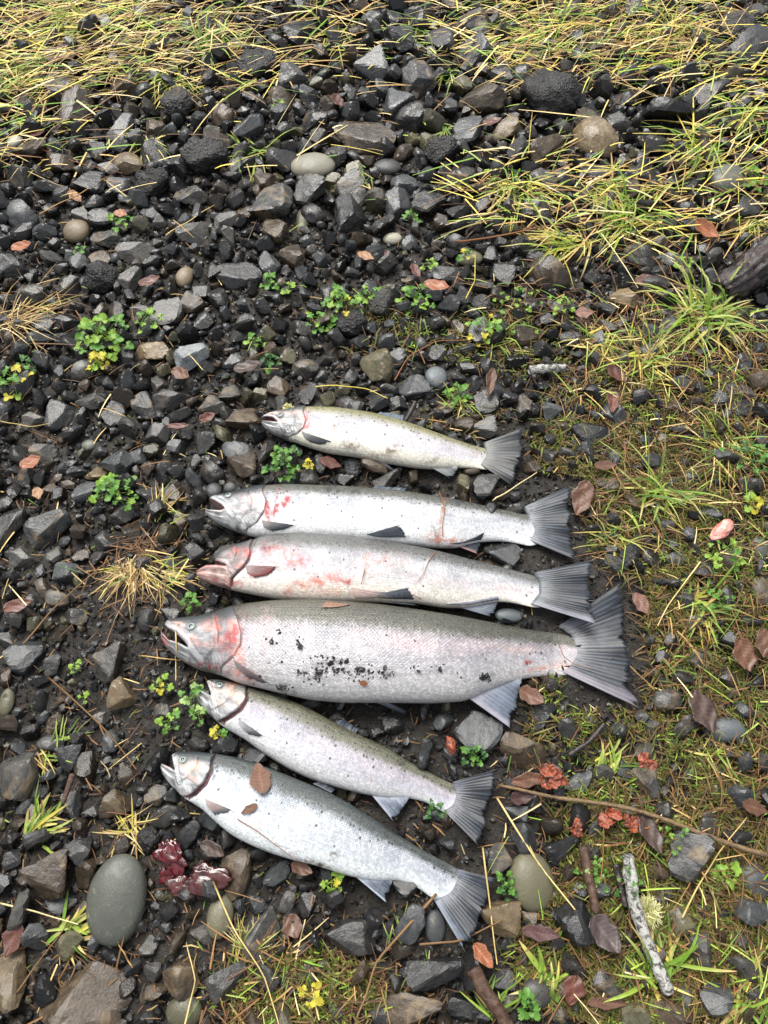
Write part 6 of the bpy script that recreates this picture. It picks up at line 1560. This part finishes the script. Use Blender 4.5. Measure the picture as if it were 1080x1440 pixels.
FALLEN = [
 (615,402,40,24,20,'orange',0,'curled orange-brown leaf above the green plant at centre'),
 (31,346,32,19,-10,'orange',0,'orange-tan leaf on the left gravel near the edge'),
 (106,277,26,18,40,'tan',0,'tan leaf on the gravel below the slanted brown stone'),
 (44,650,32,26,-40,'orange',0,'curled orange leaf at the left, level with the smallest fish'),
 (53,694,22,18,70,'tan',1,'small tan leaf under the curled orange leaf on the left'),
 (255,526,32,22,30,'brown',0,'brown leaf below the blue-grey chipped stone'),
 (252,599,34,11,0,'red',0,'narrow dark red leaf left of the brown-dark stone'),
 (292,587,26,18,-35,'red',2,'red-brown leaf at the snout side of the brown-dark stone'),
 (350,516,44,24,-15,'dark',2,'dark crumpled leaf beside the lime seedling'),
 (211,395,34,20,-35,'red',0,'dark red leaf between grey stone and tan egg-shaped pebble'),
 (515,360,28,18,30,'tan',1,'tan leaf above the narrow grey stone at centre'),
 (546,362,14,26,80,'red',0,'small red-brown leaf above the seedling mat'),
 (585,382,16,28,70,'red',2,'upright red-brown leaf left of the curled orange-brown leaf'),
 (690,172,38,22,-20,'red',0,'reddish leaf on the broad brown stone near the top'),
 (866,526,40,26,45,'red',0,'dark red leaf under the thin yellowish grass clump'),
 (862,566,20,42,100,'red',4,'folded red leaf above the black layered block'),
 (852,655,36,20,-10,'brown',0,'brown leaf above the flat brown stone on the right'),
 (818,702,36,56,110,'brown',0,'brown leaf standing right of the second fish tail'),
 (903,850,24,38,60,'pink',1,'pinkish brown leaf right of the largest fish tail'),
 (1046,922,42,50,80,'brown',0,'brown ribbed leaf at the right, left of another brown leaf'),
 (1074,905,28,44,100,'brown',1,'brown ribbed leaf cut by the right edge'),
 (990,1002,46,66,75,'dark',1,'large dark brown leaf left of the smooth blue-grey cobble'),
 (915,1172,34,62,70,'dark',0,'dark brown pointed leaf below the orange scraps'),
 (852,1316,46,58,55,'purple',2,'large wrinkled purple-brown leaf left of the white stick'),
 (762,1313,56,25,8,'maroon',0,'maroon ribbed leaf below the smooth olive cobble'),
 (735,1121,38,24,-15,'maroon',2,'maroon leaf under the start of the long twig'),
 (748,1096,60,24,-8,'brown',3,'brown leaf above the start of the long twig'),
 (703,935,26,42,95,'dark',0,'dark leaf under the largest fish tail stalk'),
 (748,980,40,30,30,'brown',2,'brown leaf under the lower lobe of the largest fish tail'),
 (465,651,34,20,15,'red',1,'red-brown ribbed leaf below the smallest fish belly'),
 (26,851,40,24,-25,'red',0,'red-brown leaf at the left edge, level with the largest fish'),
 (92,76,66,34,-30,'red',2,'large dark red leaf in the straw at the top left'),
 (52,187,28,18,0,'red',0,'small red-brown leaf beside the whitish pebble'),
 (993,324,42,30,35,'orange',2,'orange-brown leaf under the smooth grey-green cobble'),
 (968,292,22,14,-50,'orange',1,'small orange leaf left of the grey-green cobble'),
 (475,143,20,26,60,'red',2,'small red leaf above the broad flat brown stone'),
 (412,1304,34,34,60,'brown',0,'brown leaf right of the long grey stone at the bottom'),
 (425,1222,34,22,20,'brown',2,'brown leaf tucked under the bottom fish belly'),
 (18,1322,36,46,100,'red',0,'dark red leaf in the lower left corner'),
 (855,1411,62,18,3,'brown',0,'long brown leaf at the bottom left of the white stick end'),
 (806,1394,36,42,110,'red',3,'red-brown leaf at the bottom beside green blades'),
 (1062,1136,40,26,15,'brown',1,'brown leaf at the right edge above the twig end'),
 (690,538,18,44,100,'brown',4,'thin brown leaf hanging above the smallest fish tail'),
 (300,1195,40,24,25,'dark',0,'dark brown leaf under the bottom fish throat'),
 (170,300,22,16,20,'orange',1,'small orange scrap beside the upper left seedling'),
 (385,1025,40,40,40,'brown',0,'brown leaf squeezed between the fifth and bottom fish'),
 (1050,400,50,26,-20,'red',0,'red-brown leaf under the wet dark log'),
 (910,395,34,24,10,'red',1,'red-brown leaf near grey stones below the yellow grass'),
 (822,440,26,22,0,'pink',1,'pinkish brown leaf left of the tan-brown stone'),
 (680,1345,40,26,50,'orange',4,'orange-brown leaf at the bottom fish tail tip'),
 (445,1165,30,20,-10,'dark',3,'dark leaf under the bottom fish belly edge'),
]
def put_leaf(px, py, w, h, rot, col, var, label, z=None, group='fallen leaves', tilt=.22, cnt=[0], normal=None):
    cnt[0] += 1; r = random.Random(700 + cnt[0]); s = PXM(px, py)
    o = link('fallen_leaf', DL[var])
    L, Wd = .9 * max(w, h) / 2 / s, .82 * min(w, h) / 2 / s
    if h > w: pass
    ang = math.radians(-rot)
    zz = z if z is not None else .026 + .008 * r.random()
    g = G(px, py, zz); o.location = g
    e = [r.uniform(-tilt, tilt), r.uniform(-tilt, tilt), ang]
    if normal is not None:
        q = Vector(normal).to_track_quat('Z', 'Y').to_matrix() @ Matrix.Rotation(ang, 3, 'Z'); o.rotation_euler = q.to_euler()
    else: o.rotation_euler = e
    o.scale = (L, Wd * .98, min(L, Wd) * .9); c = LC[col]; k = r.uniform(.8, 1.1); o.color = (c[0] * k, c[1] * k, c[2] * k, 1)
    tag(o, label, 'leaf', group); return o
for q in FALLEN: put_leaf(*q)
def lay_on(f, px, py, w, h, rot, col, var, label):
    p = f.over(px, py, .004); d = .012
    zx = float(f.surf(p[0] + d, p[1])[0] - f.surf(p[0] - d, p[1])[0]) / (2 * d); zy = float(f.surf(p[0], p[1] + d)[0] - f.surf(p[0], p[1] - d)[0]) / (2 * d)
    o = put_leaf(px, py, w, h, rot, col, var, label, z=p[2], normal=(-zx, -zy, 1)); o.scale.z *= .35
lay_on(FISH[5], 366, 1093, 34, 50, 62, 'brown', 1, 'brown leaf stuck on the back of the bottom fish')
lay_on(FISH[5], 350, 1138, 13, 26, 105, 'brown', 1, 'small torn brown leaf on the flank of the bottom fish')
lay_on(FISH[3], 512, 961, 12, 9, 20, 'orange', 1, 'tiny orange-brown chip on the largest fish belly')

# ================================================================== STICKS AND LOG
def stick(name, label, pl, rpx, mat, cat, k=10, z=.03, knots=.12, taper=(1, .8), ends=True, n=40):
    q = curve(pl, n); r = random.Random(int(pl[0][0])); s = PXM(*pl[0])
    pts = np.array([G(x, y, z if not callable(z) else z(i / (n - 1))) for i, (x, y) in enumerate(q)])
    rad = rpx / s * np.linspace(taper[0], taper[1], n) * (1 + knots * (fnoise(np.arange(n) * .35, np.zeros(n) + rpx, 2, 3) - .5) * 2)
    if ends: rad[0] *= .75; rad[-1] *= .6
    acc = Acc(); tube(acc, pts, rad, (1, 1, 1), k); V = acc.v[0].reshape(n, k, 3)
    for i in range(n):
        for j in range(k):
            w = 1 + knots * 1.2 * (mnoise.noise(Vector(V[i, j]) * 90)) + (.16 * math.sin(j * 2.3 + .6 * math.sin(i * .25)) + .12 * mnoise.noise(Vector((j * .9, i * .12, 3))) if name == 'log' else 0)
            V[i, j] = pts[i] + (V[i, j] - pts[i]) * w
    acc.v[0] = V.reshape(-1, 3)
    o = link(name, acc.mesh(name, mat, True, pts[0]), loc=pts[0]); tag(o, label, cat); return o
stick('stick', 'white lichen-covered stick at the lower right', [(883,1200),(886,1235),(893,1275),(905,1312),(918,1345),(930,1372),(942,1398)], 9, M_LICHEN_STICK, 'stick', 12, .034, .22, (1, .9))
stick('stick', 'short brown broken stick left of the white stick', [(820,1190),(826,1225),(833,1255),(838,1284)], 7.5, M_BROWN_WOOD, 'stick', 10, .032, .12)
stick('twig', 'long thin tan twig crossing the lower right', [(700,1104),(740,1112),(770,1120),(830,1128),(880,1135),(930,1150),(985,1172),(1040,1192),(1090,1206)], 3.2, M_TWIG, 'twig', 8, .036, .18, (.7, 1.15), True, 60)
stick('log', 'wet dark piece of log at the right edge', [(1012,412),(1040,395),(1070,372),(1110,345),(1150,320)], 25, M_DARK_WOOD, 'log', 36, .03, .22, (.75, 1.15), True, 40)
stick('stick', 'thick brown bark stick at the bottom edge, right of the bottom fish tail', [(664,1360),(676,1385),(695,1412),(712,1438),(725,1460)], 10.5, M_BROWN_WOOD, 'stick', 12, .03, .15)
stick('stick', 'small reddish stick left of the bottom fish head', [(103,1088),(96,1108),(88,1130)], 4.5, M_BROWN_WOOD, 'stick', 8, .034, .1)
stick('stick', 'grey-white bark scrap above the black layered block', [(744,521),(765,518),(796,517)], 6.5, M_LICHEN_STICK, 'stick', 10, .026, .2)
stick('stick', 'short dark stick touching the smallest fish back', [(584,565),(577,580),(570,592)], 3.4, M_DARK_WOOD, 'stick', 8, .03, .1)
stick('twig', 'dark thin root above the brown leaf at lower right', [(800,1062),(830,1042),(850,1018)], 4, M_DARK_WOOD, 'twig', 8, .03, .2)
stick('stick', 'narrow dark bark strip left of the white stick', [(866,1215),(872,1245),(880,1275)], 5, M_DARK_WOOD, 'stick', 8, .026, .2)

# ================================================================== FLESH SCRAPS, LICHEN
def blob(name, label, cat, px, py, w, h, rot, mat, seed, z=.028, tall=.45, rough=.35, fq=1.8, parent=None):
    V, F = ICO[4]; off = Vector((seed * 3.1, seed * 1.7, 5)); s = PXM(px, py)
    R = np.array([1 + rough * mnoise.fractal(Vector(v) * fq + off, .9, 2.0, 4) for v in V]); X = V * R[:, None]
    X[:, 2] = np.where(X[:, 2] < 0, X[:, 2] * .5, X[:, 2])
    a = math.radians(-rot); X = X * np.array([w / 2 / s, h / 2 / s, min(w, h) / 2 / s * tall * 2]); ca, sa = math.cos(a), math.sin(a)
    X = np.stack([X[:, 0] * ca - X[:, 1] * sa, X[:, 0] * sa + X[:, 1] * ca, X[:, 2]], -1)
    o = link(name, fast_mesh(name, X, F, None, True, [mat]), loc=G(px, py, z))
    if label: tag(o, label, cat)
    return o
blob('flesh_scrap', 'pink flesh scrap lying on the moss at the right', 'flesh', 1015, 746, 42, 19, -38, M_PINK, 4, .034, .4, .3, .9)
root = empty('entrails', G(262, 1222, .02)); tag(root, 'dark red blood clot and entrails below the bottom fish head', 'entrails')
def sub(name, *a, **k):
    o = blob(name, None, None, *a, **k); o.location = o.location - root.location; o.parent = root; return o
sub('blood_clot', 240, 1203, 42, 30, 50, M_BLOOD, 3, z=.023, tall=.06, rough=.8, fq=1.1)
sub('blood_clot', 236, 1226, 30, 18, -60, M_BLOOD, 4, z=.021, tall=.06, rough=.9, fq=1.1)
sub('gut', 288, 1236, 56, 30, 12, M_GUT, 5, z=.023, tall=.07, rough=.7, fq=1.1)
sub('gut', 252, 1246, 34, 24, 0, M_GUT, 6, z=.021, tall=.07, rough=.7, fq=1.1)
_lv = {}
def leaf_arrays(me):
    V = np.zeros(len(me.vertices) * 3); me.vertices.foreach_get('co', V); F = np.array([list(p.vertices) for p in me.polygons if len(p.vertices) == 4]); return V.reshape(-1, 3), F
def torn_scrap(label, px, py, w, h, rot, seed, z, n=9):
    r = RR(seed); acc = Acc(); s = PXM(px, py); c = G(px, py, z); a0 = math.radians(-rot)
    for k in range(n):
        V, F = leaf_arrays(DL[r.randrange(6)])
        sc = min(w, h) / s * r.uniform(.35, .7); M_ = Matrix.Rotation(r.uniform(0, 6.28), 3, 'Z') @ Matrix.Rotation(r.uniform(-.3, .3), 3, 'X') @ Matrix.Rotation(r.uniform(-.3, .3), 3, 'Y')
        V = (V * np.array([1, r.uniform(.5, 1), 1.3]) + .18 * np.stack([vnoise(V[:, 0] * 3 + k, V[:, 1] * 3, q) - .5 for q in range(3)], -1)) * sc @ np.array(M_).T
        u, v = r.uniform(-.5, .5) * w / s, r.uniform(-.5, .5) * h / s
        V = V + c + np.array([u * math.cos(a0) - v * math.sin(a0), u * math.sin(a0) + v * math.cos(a0), r.uniform(-.004, .006)])
        acc.add(V, F, (1, 1, 1))
    tag(link('orange_scrap', acc.mesh('orange_scrap', M_ORANGE, True, c), loc=c), label, 'scrap')
torn_scrap('bright orange rotten scrap above the long twig', 780, 1094, 28, 22, 10, 8, .034, 5)
torn_scrap('orange rotten scrap under the long twig, left one', 812, 1160, 14, 24, 20, 9, .032, 3)
torn_scrap('orange-brown rotten scrap under the long twig, right one', 862, 1152, 54, 18, 0, 10, .03, 7)
torn_scrap('small orange scrap on top of the tan-grey stone', 912, 1070, 18, 12, 0, 11, .05, 3)
blob('orange_scrap', 'small red-orange scrap right of the fifth fish tail root', 'scrap', 634, 1047, 12, 24, -12, M_ORANGE, 12, .034, .4, .3, 1.5)
def lichen(px, py, rpx, label, n=260):
    r = RR(5); acc = Acc(); g = G(px, py, .02); L = rpx / PXM(px, py)
    for _ in range(n):
        d = np.array([r.gauss(0, 1), r.gauss(0, 1), abs(r.gauss(0, .8))]); d /= np.linalg.norm(d)
        pts = np.stack([g + d * L * t + np.array([r.gauss(0, .12), r.gauss(0, .12), 0]) * L * (t > 0) for t in (0, .35, .7, 1)])
        strip(acc, pts, np.array([.6, .9, .8, .3]) * .0011, r.pick([lin(206, 204, 150), lin(186, 188, 128), lin(220, 216, 176)]), r, .4)
    tag(link('lichen_tuft', acc.mesh('lichen_tuft', M_MOSS, True, g), loc=g), label, 'lichen')
lichen(910, 1282, 20, 'pale cream beard lichen tuft right of the white stick')
lichen(405, 575, 8, 'tiny whitish lichen fleck above the smallest fish head', 90)

# ---- black grit stuck to the largest fish: too small and many to pick apart
def build_grit():
    r = RR(31); pool = [rock_shape(2000 + q, 'angular', 1)[0] for q in range(12)]; F = ICO[1][1]; Vs, Fs, Cs, n = [], [], [], 0
    f = FISH[3]
    spots = [(463,931,34,4,34),(488,943,34,3,34),(455,942,16,6,16),(425,946,10,3,18),(440,955,16,6,20),(400,967,14,5,30),(682,953,9,4,46),(545,947,14,6,18),(390,886,4,3,6),(420,904,5,6,14),(500,952,22,7,18),(520,945,14,3,14),(378,898,12,5,6),(600,940,40,6,10),(360,955,10,6,8),(450,925,14,3,10)]
    for (cx, cy, rx, ry, cnt) in spots:
        for _ in range(cnt):
            px, py = r.gauss(cx, rx * .55), r.gauss(cy, ry * .6); p = f.over(px, py, .0008)
            sz = r.uniform(.0007, .0022) * (2.6 if r.random() < .10 else 1)
            M_ = Matrix.Rotation(r.uniform(0, 6.28), 3, Vector((r.gauss(0, 1), r.gauss(0, 1), r.gauss(0, 1)))); Mx = np.array(M_)
            V = (pool[r.randrange(12)] * np.array([1.2, 1, .7]) * sz) @ Mx.T + p
            Vs.append(V); Fs.append(F + n); n += len(V); Cs.append(np.tile(np.array([.016, .016, .017]) * r.uniform(.6, 1.5), (len(V), 1)))
    tag(link('grit', fast_mesh('grit', np.concatenate(Vs), np.concatenate(Fs), np.concatenate(Cs), False, [M_GRAVEL])), 'black grit stuck to the flank of the largest fish', 'grit', kind='stuff')
build_grit()
